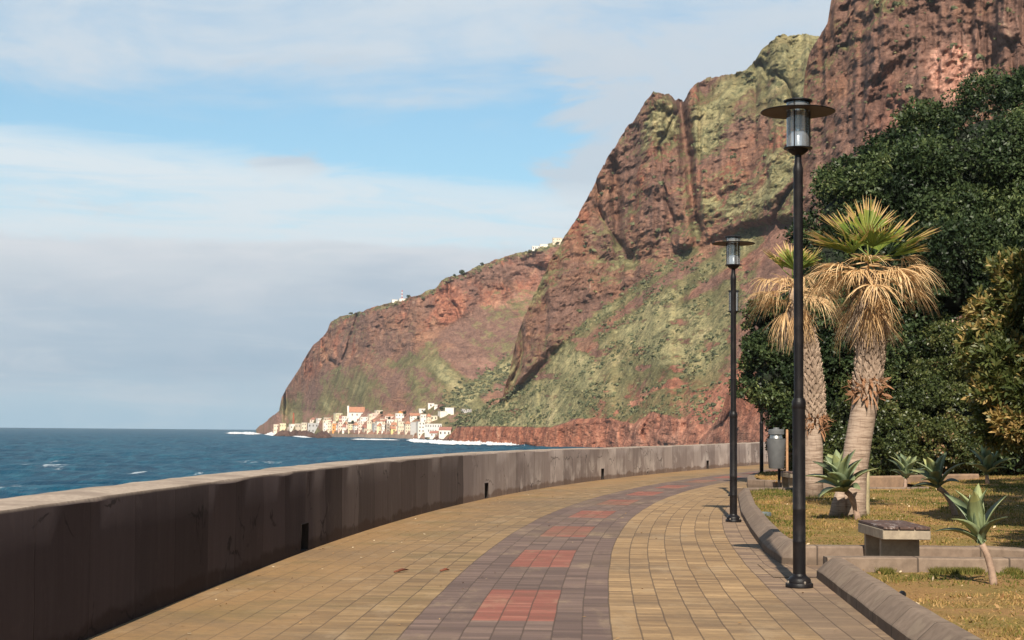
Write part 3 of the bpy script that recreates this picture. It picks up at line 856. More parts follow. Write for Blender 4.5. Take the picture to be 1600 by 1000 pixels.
def cliff_layer(name, xs, crest, D0pts, slope_fn, soil_fn, disp_fn, rows, back, jag=3.0, seed=0, z0=-8.0, led=16.0, led_amt=0.5):
    """a hillside as surveyed from the promenade: integrates a slope map upward from the shore line"""
    nx = len(xs)
    yc = interp_pts(crest, xs) + jag * (1.6 * (fbm(xs / 26.0, seed * 3.1, 0, 6, 0.66, 40 + seed) - 0.5) + 0.9 * (np.floor(3 * vnoise(xs / 9.0, seed * 1.7, 0, 47)) / 3 - 0.4)) * sstep(0, 30, 690 - interp_pts(crest, xs))
    D0 = interp_pts(D0pts, xs)
    _, _, tt = rays(xs, np.full(nx, 600.0))
    # picture row of the shore
    y_base = np.zeros(nx)
    for i in range(nx):
        t0 = (z0 - EYE.z) / D0[i]
        lo, hi = 300.0, 1000.0
        for _ in range(30):
            mid = (lo + hi) / 2
            if float(rays(xs[i], mid)[2]) > t0: lo = mid
            else: hi = mid
        y_base[i] = lo
    yc = np.minimum(yc, y_base - 0.6)
    k = np.linspace(0, 1, rows)[:, None]
    PY = y_base[None] + (yc - y_base)[None] * k
    PX = np.repeat(xs[None], rows, 0)
    ax, ay, t = rays(PX, PY)
    m = slope_fn(PX, PY)
    D = np.zeros_like(t); D[0] = D0
    lw = fbm(PX / 70, PY / 45, seed * 2.7, 4, 0.55, 160 + seed) * 3.2 + vnoise(PX / 9, PY / 14, seed, 170) * 0.25
    la = sstep(0.35, 0.65, fbm(PX / 50, PY / 60, seed * 4.1, 4, 0.6, 165 + seed)) * led_amt
    for j in range(1, rows):
        dt = t[j] - t[j - 1]
        ph = (((EYE.z + t[j] * D[j - 1]) / led + lw[j]) % 1.0)
        rocky = sstep(1.05, 1.45, m[j]) * la[j]
        mf = 1 + rocky * np.where(ph < 0.26, -0.62, 0.75)
        mm = np.maximum(0.5 * (m[j] + m[j - 1]) * mf - t[j], 0.10)
        D[j] = D[j - 1] * (1 + dt / mm)
    # a light smoothing across keeps the columns together
    for _ in range(3):
        D[:, 1:-1] = 0.25 * D[:, :-2] + 0.5 * D[:, 1:-1] + 0.25 * D[:, 2:]
    Xw, Yw, Zw = ax * D, ay * D, EYE.z + t * D
    dsp = disp_fn(Xw, Yw, Zw, PX, PY) * sstep(0, 0.02, k)
    D = D + dsp
    Xw, Yw, Zw = ax * D, ay * D, EYE.z + t * D
    # land behind the crest: a gentle plateau, then down
    bx, by, bz = [Xw], [Yw], [Zw]
    for (dd, dz) in back:
        bx.append((ax[-1] * (D[-1] + dd))[None]); by.append((ay[-1] * (D[-1] + dd))[None])
        bz.append(np.maximum(Zw[-1] + dz * np.clip((Zw[-1] + 8) / 120, 0, 1), -8)[None] if dz > -900 else np.full((1, nx), -8.0))
    XA, YA, ZA = np.vstack(bx), np.vstack(by), np.vstack(bz)
    # plants root where the ground is gentle
    gD = np.gradient(D, axis=0); gZ = np.gradient(Zw, axis=0)
    steep = np.clip(gZ / np.maximum(np.abs(gD), 1e-3) * np.sign(gD), -1, 6)
    gentle = sstep(1.5, 0.55, np.where(gD <= 0, 6, steep))
    soil = soil_fn(PX, PY, Xw, Yw, Zw, D)
    rk = sstep(0.9, 1.3, m)
    soil[..., 0] = np.clip(soil[..., 0] + rk * (0.36 * gentle - 0.14), 0, 1)
    nb = len(back)
    soil = np.concatenate([soil, np.repeat(soil[-1:], nb, 0)], 0)
    o = mesh_np(name, np.stack([XA, YA, ZA], -1).reshape(-1, 3), grid_faces(*XA.shape), M['cliff'], smooth=False,
                attrs={'soil': (np.concatenate([soil, np.ones((*soil.shape[:2], 1))], -1).reshape(-1, 4), 'POINT', 'FLOAT_COLOR')})
    tag(o, kind='structure')

    def at(px, py):
        i = np.clip(np.searchsorted(xs, px) - 1, 0, nx - 2)
        f = (px - xs[i]) / (xs[i + 1] - xs[i])
        d = []
        for ii in (i, i + 1):
            d.append(np.interp(-py, -PY[:, ii], D[:, ii]))
        Dd = d[0] * (1 - f) + d[1] * f
        a, b, c = (float(v) for v in rays(px, py))
        return Vector((a * Dd, b * Dd, EYE.z + c * Dd))
    return o, at, yc


# ---- far cape with the village at its foot
crestA = [(400, 672), (410, 661), (425, 651), (436, 642), (440, 622), (450, 605), (465, 580), (480, 555), (488, 542), (505, 528), (512, 517), (516, 503), (530, 495), (545, 490), (570, 485), (590, 478),
          (620, 470), (650, 462), (680, 452), (688, 442), (700, 433), (720, 429), (740, 420), (760, 412), (800, 398), (830, 390), (860, 381), (880, 374), (900, 366), (990, 340)]
D0A = [(400, 2050), (430, 1640), (500, 1420), (570, 1290), (650, 1215), (700, 1190), (800, 1180), (990, 1150)]
cliffA_y = [(400, 640), (450, 612), (500, 590), (545, 575), (600, 560), (650, 540), (700, 505), (760, 480), (830, 450), (900, 430), (990, 420)]


def slopeA(x, y):
    yb = interp_pts(cliffA_y, x)
    m = np.where(y > 677, 1.2, np.where(y > 641, 0.36, 0.72))
    m = m + (1.55 - m) * sstep(18, -10, y - yb)
    m = np.where(x < 445, np.maximum(m, 1.1), m)
    # the green spur behind the village climbs away to the right
    spur = sstep(18, -6, np.abs((y - 612) + (x - 745) * 0.75)) * sstep(690, 720, x)
    return m * (1 - 0.25 * spur)


def crags(X, Y, Z, s, seed):
    """ribs and clefts running down a face: sharp ridges at three sizes, with narrow cracks; in units of s metres"""
    wx = X + s * 0.55 * (fbm(X / (2.2 * s), Y / (3 * s), Z / (1.4 * s), 4, 0.55, seed + 1) - 0.5) * 2
    a = ridged(wx / s + Z / (5 * s), Y / (2.4 * s), Z / (3.6 * s), 3, 0.45, seed + 2) - 0.55
    b = ridged(wx / (0.36 * s) - Z / (2.6 * s), Y / (0.9 * s), Z / (1.5 * s), 3, 0.5, seed + 3) - 0.55
    c = ridged(wx / (0.13 * s) + Z / (0.9 * s), Y / (0.3 * s), Z / (0.34 * s), 3, 0.55, seed + 4) - 0.55
    n = vnoise(wx / (0.62 * s) + Z / (4 * s), Y / (1.8 * s), Z / (2.6 * s), seed + 5)
    crack = np.exp(-((n - 0.5) / 0.022) ** 2)
    e = fbm(X / (0.10 * s), Y / (0.10 * s), Z / (0.05 * s), 4, 0.6, seed + 6) - 0.5
    # fractured blocks: stepped faces with sharp edges
    q1 = fbm(wx / (0.30 * s) + Z / (1.1 * s), Y / (0.5 * s), Z / (0.22 * s), 3, 0.55, seed + 7) * 9
    q2 = fbm(X / (0.12 * s) - Z / (0.5 * s), Y / (0.2 * s), Z / (0.09 * s), 3, 0.6, seed + 8) * 9
    st1 = (np.floor(q1) + sstep(0.75, 1.0, q1 - np.floor(q1))) / 9 - 0.5
    st2 = (np.floor(q2) + sstep(0.70, 1.0, q2 - np.floor(q2))) / 9 - 0.5
    return s * (-0.60 * a - 0.23 * b - 0.085 * c + 0.12 * crack - 0.09 * e - 0.13 * st1 - 0.09 * st2)


def dispA(X, Y, Z, px, py):
    far = np.clip(sstep(640, 610, py) + sstep(440, 425, px), 0, 1)
    hi = sstep(15, -25, py - interp_pts(cliffA_y, px))
    g = ridged(X / 70 + Z / 150, Y / 240, Z / 400, 4, 0.5, 61) - 0.55
    return far * (crags(X, Y, Z, 85, 60) * (0.12 + 0.88 * hi) - g * 16 * (1 - hi))


def soilA(px, py, X, Y, Z, D):
    yb = interp_pts(cliffA_y, px)
    hi = sstep(20, -15, py - yb)
    crest = interp_pts(crestA, px)
    n = fbm(X / 55, Y / 60, Z / 40, 5, 0.55, 71)
    st = fbm(X / 22 + Z / 18, Y / 90, Z / 120, 4, 0.55, 72)
    veg = 0.52 * (1 - hi) + 0.14 * hi + (st - 0.5) * 1.1 + (n - 0.5) * 0.5
    veg += 0.5 * sstep(10, 3, py - crest) * sstep(500, 560, px)
    veg += 0.45 * sstep(22, 4, np.abs((py - 606) + (px - 745) * 0.62)) * sstep(690, 725, px)
    red = 0.10 + 0.28 * hi + 0.8 * np.exp(-((px - 705) / 28) ** 2 - ((py - 468) / 32) ** 2) + (n - 0.5) * 0.5
    pale = 0.35 * sstep(0.62, 0.75, n) * (1 - hi) + 0.25 * np.exp(-((px - 758) / 22) ** 2 - ((py - 570) / 7) ** 2) + 0.30 * sstep(640, 650, py)
    return np.clip(np.stack([veg, red, pale], -1), 0, 1)


xsA = np.arange(400, 990, 1.5)
capeA, A_at, ycA = cliff_layer('headland', xsA, crestA, D0A, slopeA, soilA, dispA, 260, [(40, 3), (200, 8), (500, 10), (900, -999)], 4.0, 1, led=22, led_amt=0.55)

# ---- middle massif with the green scree
crestB = [(696, 693), (705, 681), (715, 668), (735, 654), (765, 636), (785, 622), (789, 604), (797, 574), (806, 532), (815, 506), (826, 478), (845, 440), (858, 410), (872, 386), (880, 372), (900, 342), (918, 310),
          (935, 275), (950, 245), (965, 222), (985, 192), (1000, 172), (1015, 153), (1022, 146), (1048, 146), (1056, 156), (1068, 160), (1078, 140), (1088, 127), (1120, 121), (1165, 112), (1175, 100), (1190, 78),
          (1205, 66), (1222, 54), (1250, 54), (1275, 58), (1300, 62), (1345, 70)]
D0B = [(696, 885), (780, 800), (860, 740), (950, 690), (1050, 640), (1200, 580), (1345, 540)]
lineB = [(690, 640), (786, 625), (800, 612), (850, 562), (900, 520), (940, 482), (1000, 442), (1060, 398), (1120, 370), (1180, 352), (1240, 345), (1345, 340)]
bluffB = [(690, 668), (760, 667), (860, 668), (905, 655), (950, 656), (990, 664), (1020, 645), (1080, 662), (1120, 668), (1345, 668)]


def slopeB(x, y):
    m = np.where(y > interp_pts(bluffB, x), 1.7, 0.60)
    k = sstep(8, -8, y - interp_pts(lineB, x))
    m = m + (1.75 - m) * k
    hill = sstep(1075, 1100, x) * sstep(205, 185, y)
    m = m + (0.95 - m) * hill
    ledge = sstep(14, 4, np.abs(y - (262 - 0.15 * (x - 1000)))) * sstep(940, 980, x) * sstep(1130, 1080, x)
    return m * (1 - 0.45 * ledge)


def dispB(X, Y, Z, px, py):
    yl = interp_pts(lineB, px)
    cl = sstep(12, -14, py - yl)
    bl = sstep(-6, 6, py - interp_pts(bluffB, px))
    big = fbm(X / 110, Y / 140, Z / 150, 3, 0.5, 83) - 0.5
    r = fbm(X / 9, Y / 9, Z / 6, 4, 0.6, 82) - 0.5
    gul = np.exp(-((px - (1064 + 0.12 * (py - 160))) / 9.0) ** 2) * sstep(430, 330, py) * 26
    gul = gul + np.exp(-((px - (960 + 0.05 * (py - 300))) / 8.0) ** 2) * sstep(430, 380, py) * sstep(230, 270, py) * 12
    sc_ = ridged(X / 30 + Z / 70, Y / 90, Z / 240, 4, 0.5, 85) - 0.5
    return cl * (crags(X, Y, Z, 62, 80) - big * 45 + gul) + (1 - cl) * (-r * 2.2 - sc_ * 6) + bl * crags(X, Y, Z, 22, 86)


def soilB(px, py, X, Y, Z, D):
    yl = interp_pts(lineB, px)
    cl = sstep(14, -10, py - yl + 12 * (fbm(px / 30, py / 30, 0, 4, 0.5, 88) - 0.5) * 2)
    n = fbm(X / 60, Y / 60, Z / 45, 5, 0.58, 91)
    n2 = fbm(X / 24, Y / 30, Z / 30, 4, 0.55, 92)
    st = fbm(X / 18 + Z / 26, Y / 120, Z / 160, 4, 0.55, 93)
    veg = (0.84 + (st - 0.5) * 0.7) * (1 - cl) + cl * (0.28 + (n - 0.5) * 2.0 + (n2 - 0.5) * 1.0)
    # bare red ground low on the scree, streaks of earth through it
    low = sstep(560, 640, py) * sstep(900, 960, px) * (1 - cl)
    veg -= low * (0.28 + 0.9 * (n2 - 0.42))
    veg -= 0.55 * (1 - cl) * np.exp(-((py - (505 - 0.72 * (px - 950))) / 12.0) ** 2) * sstep(860, 960, px)
    veg -= 0.50 * (1 - cl) * np.exp(-((py - (455 - 0.62 * (px - 1090))) / 9.0) ** 2) * sstep(1040, 1090, px) + 0.5 * (1 - cl) * sstep(0.60, 0.76, fbm(px / 26 + py / 40, py / 14, 0, 4, 0.6, 97)) + 0.6 * (1 - cl) * sstep(1160, 1205, px + 0.25 * (py - 400))
    bl = sstep(-3, 3, py - interp_pts(bluffB, px))
    veg -= bl * 1.2
    hill = sstep(1075, 1100, px) * sstep(205, 175, py)
    veg += hill * 0.27 + 0.3 * np.exp(-((px - 1035) / 26) ** 2 - ((py - 195) / 38) ** 2) + 0.5 * np.exp(-((px - 1105) / 22) ** 2 - ((py - 215) / 26) ** 2)
    red = 0.30 + (n - 0.5) * 0.9 + bl * 0.75 + low * 0.4
    pale = bl * 0.12 * sstep(880, 960, px) + 0.5 * np.exp(-((px - 1110) / 26) ** 2 - ((py - 300) / 22) ** 2) * n2 + 0.14 * low
    return np.clip(np.stack([veg, red, pale], -1), 0, 1)


xsB = np.arange(696, 1345, 1.35)
massB, B_at, ycB = cliff_layer('mountain', xsB, crestB, D0B, slopeB, soilB, dispB, 440, [(25, 2), (120, 6), (300, 8), (520, -999)], 8.0, 2, led=19, led_amt=0.8)

# ---- near cliff on the right
crestC = [(1092, 692), (1106, 678), (1118, 662), (1128, 640), (1140, 606), (1152, 566), (1166, 530), (1182, 505), (1200, 484), (1222, 458), (1238, 430), (1244, 370), (1248, 290), (1252, 210), (1255, 150), (1258, 112), (1264, 86), (1280, 58),
          (1293, 40), (1298, 8), (1306, -30), (1330, -80), (1400, -140), (1900, -240)]
D0C = [(1092, 520), (1150, 470), (1250, 420), (1400, 370), (1900, 330)]


def slopeC(x, y):
    return 1.15 + 0.55 * sstep(420, 330, y) + 0.35 * sstep(120, 60, y) - 0.25 * sstep(1240, 1180, x)


def dispC(X, Y, Z, px, py):
    big = fbm(X / 60, Y / 80, Z / 90, 3, 0.5, 103) - 0.5
    hi = sstep(520, 330, py)
    return crags(X, Y, Z, 40, 100) * (0.55 + 0.45 * hi) - big * 26


def soilC(px, py, X, Y, Z, D):
    n = fbm(X / 34, Y / 34, Z / 26, 5, 0.58, 111)
    st = fbm(X / 14 + Z / 18, Y / 60, Z / 70, 4, 0.55, 112)
    lo = sstep(300, 420, py)
    veg = 0.27 + (n - 0.5) * 1.9 + (st - 0.5) * 0.8 + 0.12 * lo - 0.5 * sstep(470, 560, py) * sstep(1185, 1150, px)
    red = 0.28 + (n - 0.5) * 0.8 + 0.5 * sstep(480, 560, py) + 0.5 * np.exp(-((px - 1385) / 40) ** 2 - ((py - 190) / 60) ** 2)
    pale = 1.0 * sstep(1.35, 0.95, np.hypot((px - 1492) / 40, (py - 115) / 44) + 0.9 * (st - 0.5)) + 0.55 * sstep(1.2, 0.7, np.hypot((px - 1412) / 18, (py - 185) / 18) + (st - 0.5)) + 0.22 * sstep(630, 660, py)
    veg -= pale
    return np.clip(np.stack([veg, red, pale], -1), 0, 1)


xsC = np.concatenate([np.arange(1092, 1620, 1.4), np.arange(1620, 1900, 6.0)])
cliffC, C_at, ycC = cliff_layer('cliff', xsC, crestC, D0C, slopeC, soilC, dispC, 460, [(30, 2), (120, 8), (300, -999)], 6.0, 3, led=12, led_amt=0.8)

# ---- scrub on the slopes: countless low bushes in one object
def leaf_blob_cloud(centers, radii, per, leaf, seed):
    r = np.random.default_rng(seed)
    n = len(centers)
    C = np.repeat(centers, per, 0); Rr = np.repeat(radii, per)[:, None]
    dirs = r.normal(size=(n * per, 3)); dirs /= np.linalg.norm(dirs, axis=1)[:, None]
    dirs[:, 2] = np.abs(dirs[:, 2]) * 0.9 - 0.1
    P = C + dirs * Rr * r.uniform(0.55, 1.0, (n * per, 1)) * np.array([1, 1, 0.75])
    return quads(P, dirs + 0.6 * r.normal(size=P.shape), Rr[:, 0] * leaf, r)


def quads(P, nrm, size, r, aspect=1.0):
    nrm = nrm / (np.linalg.norm(nrm, axis=1)[:, None] + 1e-9)
    a = np.cross(nrm, r.normal(size=P.shape)); a /= (np.linalg.norm(a, axis=1)[:, None] + 1e-9)
    b = np.cross(nrm, a)
    s = size[:, None]
    V = np.stack([P - a * s, P - b * s * aspect, P + a * s, P + b * s * aspect], 1).reshape(-1, 3)
    F = np.arange(len(P) * 4).reshape(-1, 4)
    return V, F


def mat_leaf(name, stops, rough=0.5, spec=0.4, trans=0.25):
    m, t = new_mat(name)
    a = t.n('ShaderNodeAttribute', attribute_name='rnd').outputs['Fac']
    col = t.ramp(a, stops)
    p = t.n('ShaderNodeBsdfPrincipled', {'Base Color': col, 'Roughness': rough, 'Specular IOR Level': spec})
    tr = t.n('ShaderNodeBsdfTranslucent', {'Color': t.mix(1.0, col, (1.3, 1.4, 0.7), 'MULTIPLY')})
    mx = t.n('ShaderNodeMixShader', {0: trans, 1: p.outputs[0], 2: tr.outputs[0]})
    t.n('ShaderNodeOutputMaterial', {'Surface': mx.outputs[0]})
    return m


M['scrub'] = mat_leaf('scrub', [(0.0, (0.065, 0.076, 0.042)), (0.5, (0.150, 0.162, 0.088)), (0.8, (0.25, 0.235, 0.120)), (1.0, (0.36, 0.31, 0.16))], 0.8, 0.15, 0.1)
cs = []; rs = []
rq = np.random.default_rng(5)
n_try = 0
while len(cs) < 3600 and n_try < 20000:
    n_try += 1
    x = rq.uniform(710, 1180); yl = float(interp_pts(lineB, x)); yb = float(interp_pts(bluffB, x))
    y = rq.uniform(yl - 4, yb - 2)
    dens_ = float(fbm(x / 34, (y + 0.55 * x) / 16, 0, 4, 0.6, 140))
    if dens_ < 0.42 + 0.16 * rq.random(): continue
    p = B_at(x, y)
    cs.append(p); rs.append(0.35 + 0.9 * rq.random() ** 3)
for _ in range(260):
    x = rq.uniform(900, 1300); y0 = float(interp_pts(crestB, x)); yl = float(interp_pts(lineB, x))
    p = B_at(x, rq.uniform(y0 + 5, yl)); cs.append(p); rs.append(0.5 + 1.3 * rq.random() ** 3)
for _ in range(260):
    x = rq.uniform(1245, 1600); y0 = max(3.0, float(np.interp(x, xsC, ycC)) + 4); p = C_at(x, rq.uniform(y0, 420)); cs.append(p); rs.append(0.4 + 0.9 * rq.random() ** 3)
for _ in range(160):
    x = rq.uniform(520, 880); y0 = float(interp_pts(crestA, x)); p = A_at(x, y0 + rq.uniform(0.5, 9)); cs.append(p); rs.append(0.5 + 1.2 * rq.random() ** 2)
for _ in range(360):
    x = rq.uniform(690, 800); y = 606 - (x - 745) * 0.62 + rq.normal() * 12
    p = A_at(x, y); cs.append(p); rs.append(rq.uniform(0.7, 1.9))
cs = np.array([tuple(c_) for c_ in cs]); rs = np.array(rs)
V, F = leaf_blob_cloud(cs, rs, 16, 0.5, 3)
rv = np.repeat(np.clip(np.random.default_rng(4).normal(0.42, 0.22, len(cs)), 0, 1), 16) + np.random.default_rng(6).normal(0, 0.06, len(F))
o = mesh_np('scrub', V, F, M['scrub'], attrs={'rnd': (np.clip(rv, 0, 1), 'FACE', 'FLOAT')})
tag(o, 'low bushes and scrub dotted over the cliffs and slopes', 'scrub', kind='stuff')

# ================================================================ SURF
def foam_strip(name, pts, width_px, h, seed):
    xs_ = np.arange(pts[0][0], pts[-1][0], 0.6)
    yy = interp_pts(pts, xs_)
    n = fbm(xs_ / 9, seed, 0, 5, 0.65, 150)
    taper = sstep(0, 12, xs_ - xs_[0]) * sstep(0, 14, xs_[-1] - xs_)
    wd = width_px * (0.25 + 1.3 * n) * taper + 0.25
    V = []
    R = 9
    for k in range(R):
        f = k / (R - 1)
        for i in range(len(xs_)):
            g = G(xs_[i], yy[i] + wd[i] * (0.5 - f), SEA_Z)
            prof_ = math.sin(math.pi * min(1, f * 1.02)) ** 0.8
            hz = h * prof_ * (0.35 + 1.1 * float(n[i])) * float(taper[i]) * (0.6 + 0.8 * random.random())
            V.append((g.x, g.y + random.uniform(-1, 1) * 1.5, SEA_Z + 0.30 + hz))
    o = mesh_np(name, np.array(V), grid_faces(R, len(xs_)), M['foam'])
    return tag(o, kind='structure')


foam_strip('surf', [(634, 688.5), (660, 690.5), (700, 693.2), (760, 694.0), (840, 694.6), (872, 693.6), (890, 692.2)], 4.2, 1.1, 1.0)
foam_strip('surf', [(352, 677.0), (380, 677.2), (410, 678.5)], 3.0, 1.4, 2.0)
foam_strip('surf', [(412, 679.2), (428, 679.6), (440, 680.6)], 2.6, 1.8, 3.0)
foam_strip('surf', [(455, 681.8), (470, 683.2), (488, 684.4)], 1.4, 0.7, 4.0)
foam_strip('surf', [(548, 687.0), (580, 687.4), (625, 688.2)], 1.0, 0.4, 5.0)

# ================================================================ THE VILLAGE
def plaster(name, col):
    m, t = new_mat(name)
    obj = t.n('ShaderNodeTexCoord').outputs['Object']
    n1 = t.noise(obj, 0.5, 5, 0.6); n2 = t.noise(obj, 3.0, 4)
    cc = t.mix(t.smooth(n1, 0.4, 0.7, 0, 0.5), col, tuple(q * 0.72 for q in col))
    finish(t, cc, 0.9, n2, 0.2, 0.02, spec=0.15)
    return m


PL = {'white': (0.72, 0.68, 0.62), 'cream': (0.66, 0.57, 0.44), 'pale yellow': (0.66, 0.58, 0.38), 'beige': (0.50, 0.42, 0.33), 'pale pink': (0.72, 0.55, 0.46), 'orange': (0.72, 0.30, 0.10),
      'grey': (0.42, 0.41, 0.40), 'pale grey': (0.62, 0.62, 0.60), 'yellow': (0.70, 0.56, 0.26), 'stone': (0.33, 0.27, 0.22)}
PLM = {k: plaster('plaster_' + k.replace(' ', '_'), v) for k, v in PL.items()}
M['roof_orange'] = simple_mat('roof_tiles_orange', (0.46, 0.215, 0.130), 0.85, 0.35, 1.2)
M['roof_red'] = simple_mat('roof_tiles_red', (0.36, 0.16, 0.12), 0.85, 0.35, 1.2)
M['roof_flat'] = simple_mat('roof_flat', (0.55, 0.50, 0.44), 0.9, 0.3, 1.0)
M['window_dark'] = simple_mat('window_dark', (0.12, 0.105, 0.095), 0.3, 0.4, 0.4)
M['white_paint'] = simple_mat('white_paint', (0.78, 0.77, 0.74), 0.6, 0.1)
M['red_paint'] = simple_mat('red_paint', (0.55, 0.10, 0.05), 0.5, 0.15)

HOUSES = []


def house(px0, px1, pyt, pyb, colour, roof='flat', wins=(2, 2), at=None, depth=8.0, rz=None, label=None, name='house', group=None, cat='house', d_bias=0.0, sink=3.0):
    """a house whose front stands at the given picture rectangle, on the hillside there"""
    at = at or A_at
    pxm = (px0 + px1) / 2
    base = at(pxm, pyb)
    d = math.hypot(base.x, base.y) - d_bias
    sc = d / FPX
    u = Vector((base.x, base.y, 0)).normalized()
    base = Vector((u.x * d, u.y * d, EYE.z + float(rays(pxm, pyb)[2]) * d))
    wd = (px1 - px0) * sc; ht = (pyb - pyt) * sc
    if rz is None: rz = random.uniform(-0.25, 0.25)
    face = math.atan2(-u.x, u.y)
    wd = max(2.5, (wd - depth * abs(math.sin(rz)) * 0.5) / math.cos(rz))
    roofh = 0.0 if roof == 'flat' else min(0.42 * ht, 0.22 * depth + 0.6)
    wh = ht - roofh
    e = empty(name, base + u * (depth / 2), face + rz, label, cat, group)
    mb = MB(); mb.box((0, 0, wh / 2 - sink / 2), (wd, depth, wh + sink))
    mb.build('wall', PLM[colour], e)
    mr = MB()
    if roof == 'flat':
        mr.box((0, 0, wh + 0.16), (wd + 0.3, depth + 0.3, 0.28))
        mr.build('roof', M['roof_flat'] if colour not in ('white',) else PLM['white'], e)
    else:
        ov = 0.35; a, b = wd / 2 + ov, depth / 2 + ov; z = wh + 0.02
        if roof[0] == 'h':
            r = max(0.2, a - b)
            if a >= b: rid = [(-r, 0, z + roofh), (r, 0, z + roofh)]
            else: rid = [(0, -(b - a), z + roofh), (0, (b - a), z + roofh)]
            vs = [(-a, -b, z), (a, -b, z), (a, b, z), (-a, b, z)] + rid
            if a >= b: fs = [(0, 1, 5, 4), (1, 2, 5), (2, 3, 4, 5), (3, 0, 4), (3, 2, 1, 0)]
            else: fs = [(0, 1, 4), (1, 2, 5, 4), (2, 3, 5), (3, 0, 4, 5), (3, 2, 1, 0)]
        else:
            vs = [(-a, -b, z), (a, -b, z), (a, b, z), (-a, b, z), (-a, 0, z + roofh), (a, 0, z + roofh)]
            fs = [(0, 1, 5, 4), (1, 2, 5), (2, 3, 4, 5), (3, 0, 4), (3, 2, 1, 0)]
        mr.add(vs, fs); mr.build('roof', M['roof_orange'] if roof.endswith('o') else M['roof_red'], e)
    nc, nr = wins
    for r in range(nr):
        for c_ in range(nc):
            if random.random() < 0.12 and nc * nr > 3: continue
            x = (c_ + 0.5) / nc * wd - wd / 2 + random.uniform(-0.2, 0.2); z = (r + 0.55) / nr * wh
            mw = MB(); mw.box((x, -depth / 2 - 0.03, z), (min(1.2, wd / nc * 0.36), 0.12, min(1.5, wh / nr * 0.42)))
            mw.build('window', M['window_dark'], e)
    return e


RF = {'flat': 'flat roof', 'ho': 'orange hipped roof', 'hr': 'dark red hipped roof', 'go': 'orange gabled roof', 'gr': 'dark red gabled roof'}
TOWN = [  # x0, x1, top, base, colour, roof, windows
    (428, 437, 663.5, 676, 'cream', 'flat', (2, 2)), (437.5, 448, 662, 676, 'pale yellow', 'flat', (3, 2)), (452, 461, 663, 673, 'white', 'flat', (2, 1)),
    (449, 457, 668, 677.5, 'stone', 'flat', (2, 1)), (462, 471, 662.5, 677, 'beige', 'flat', (2, 2)), (471.5, 481, 661, 677, 'cream', 'flat', (2, 3)),
    (481.5, 500, 661.5, 678, 'grey', 'flat', (3, 2)), (484, 494, 652, 660.5, 'pale pink', 'hr', (2, 1)), (494.5, 502, 654, 661, 'white', 'flat', (2, 1)),
    (505, 512, 661, 674, 'white', 'flat', (2, 3)), (512.5, 519.5, 660, 674, 'cream', 'flat', (2, 3)), (520, 527, 662, 674, 'orange', 'flat', (1, 2)),
    (505, 521, 653, 659, 'beige', 'flat', (4, 1)), (522, 534, 646, 656, 'pale yellow', 'flat', (3, 2)), (534, 542, 651, 660, 'white', 'flat', (2, 2)),
    (527.5, 535, 660, 674, 'pale pink', 'flat', (2, 3)), (535.5, 543, 663, 674, 'white', 'gr', (2, 2)), (541, 548, 657, 668, 'cream', 'flat', (2, 2)),
    (547, 561, 648.5, 659, 'cream', 'hr', (3, 2)), (543.5, 551, 663, 674.5, 'pale yellow', 'flat', (2, 3)), (551.5, 559, 660, 674.5, 'white', 'ho', (2, 3)),
    (559.5, 566, 661, 674.5, 'pale pink', 'flat', (2, 3)), (562, 574, 652, 662, 'white', 'flat', (3, 2)), (566.5, 573, 664, 675, 'beige', 'gr', (2, 2)),
    (573.5, 581, 658, 675, 'cream', 'flat', (2, 3)), (575, 586, 647, 656, 'cream', 'flat', (3, 1)), (587, 601, 654, 662, 'stone', 'hr', (3, 1)),
    (581.5, 589, 662, 675, 'grey', 'flat', (2, 3)), (589.5, 597, 661, 675, 'pale yellow', 'ho', (2, 3)), (597.5, 603, 664, 675, 'white', 'flat', (2, 2)),
    (586, 597, 641.5, 647, 'cream', 'flat', (2, 1)), (601, 617, 646, 655.5, 'pale pink', 'ho', (3, 1)), (617.5, 631, 646.5, 657, 'white', 'flat', (3, 2)),
    (623, 633.5, 640, 645.5, 'orange', 'hr', (1, 1)), (640, 655, 645.5, 655.5, 'white', 'go', (3, 2)), (603.5, 609, 662, 675, 'stone', 'flat', (1, 3)),
    (609.5, 620, 666, 676, 'yellow', 'go', (1, 1)), (604, 616, 656, 664, 'white', 'flat', (3, 1)), (620.5, 631, 659, 676, 'cream', 'flat', (3, 3)), (631.5, 642, 657.5, 676, 'cream', 'ho', (3, 3)),
    (654, 664, 639, 645, 'white', 'flat', (1, 1)), (669, 679, 630.5, 637, 'white', 'flat', (1, 1)), (679.5, 686, 632.5, 637.5, 'white', 'flat', (2, 1)), (656, 665.5, 648, 661, 'white', 'flat', (2, 2)),
    (666, 673, 646, 662, 'cream', 'ho', (2, 3)), (673.5, 685, 650, 657, 'cream', 'flat', (2, 1)), (685, 697, 643, 652, 'white', 'flat', (0, 0)), (696, 711, 637.5, 648, 'white', 'flat', (0, 0)),
    (720, 736, 639.5, 645, 'grey', 'flat', (5, 1)), (641.5, 651, 660, 681, 'grey', 'flat', (0, 0)), (651, 663, 659.5, 682, 'white', 'flat', (2, 4)), (663.5, 690, 662.5, 677, 'pale grey', 'flat', (7, 2)),
    (672, 686, 673, 682.5, 'white', 'gr', (2, 1)), (686.5, 706, 667, 682, 'white', 'gr', (3, 1)),
]
rt = random.Random(8)
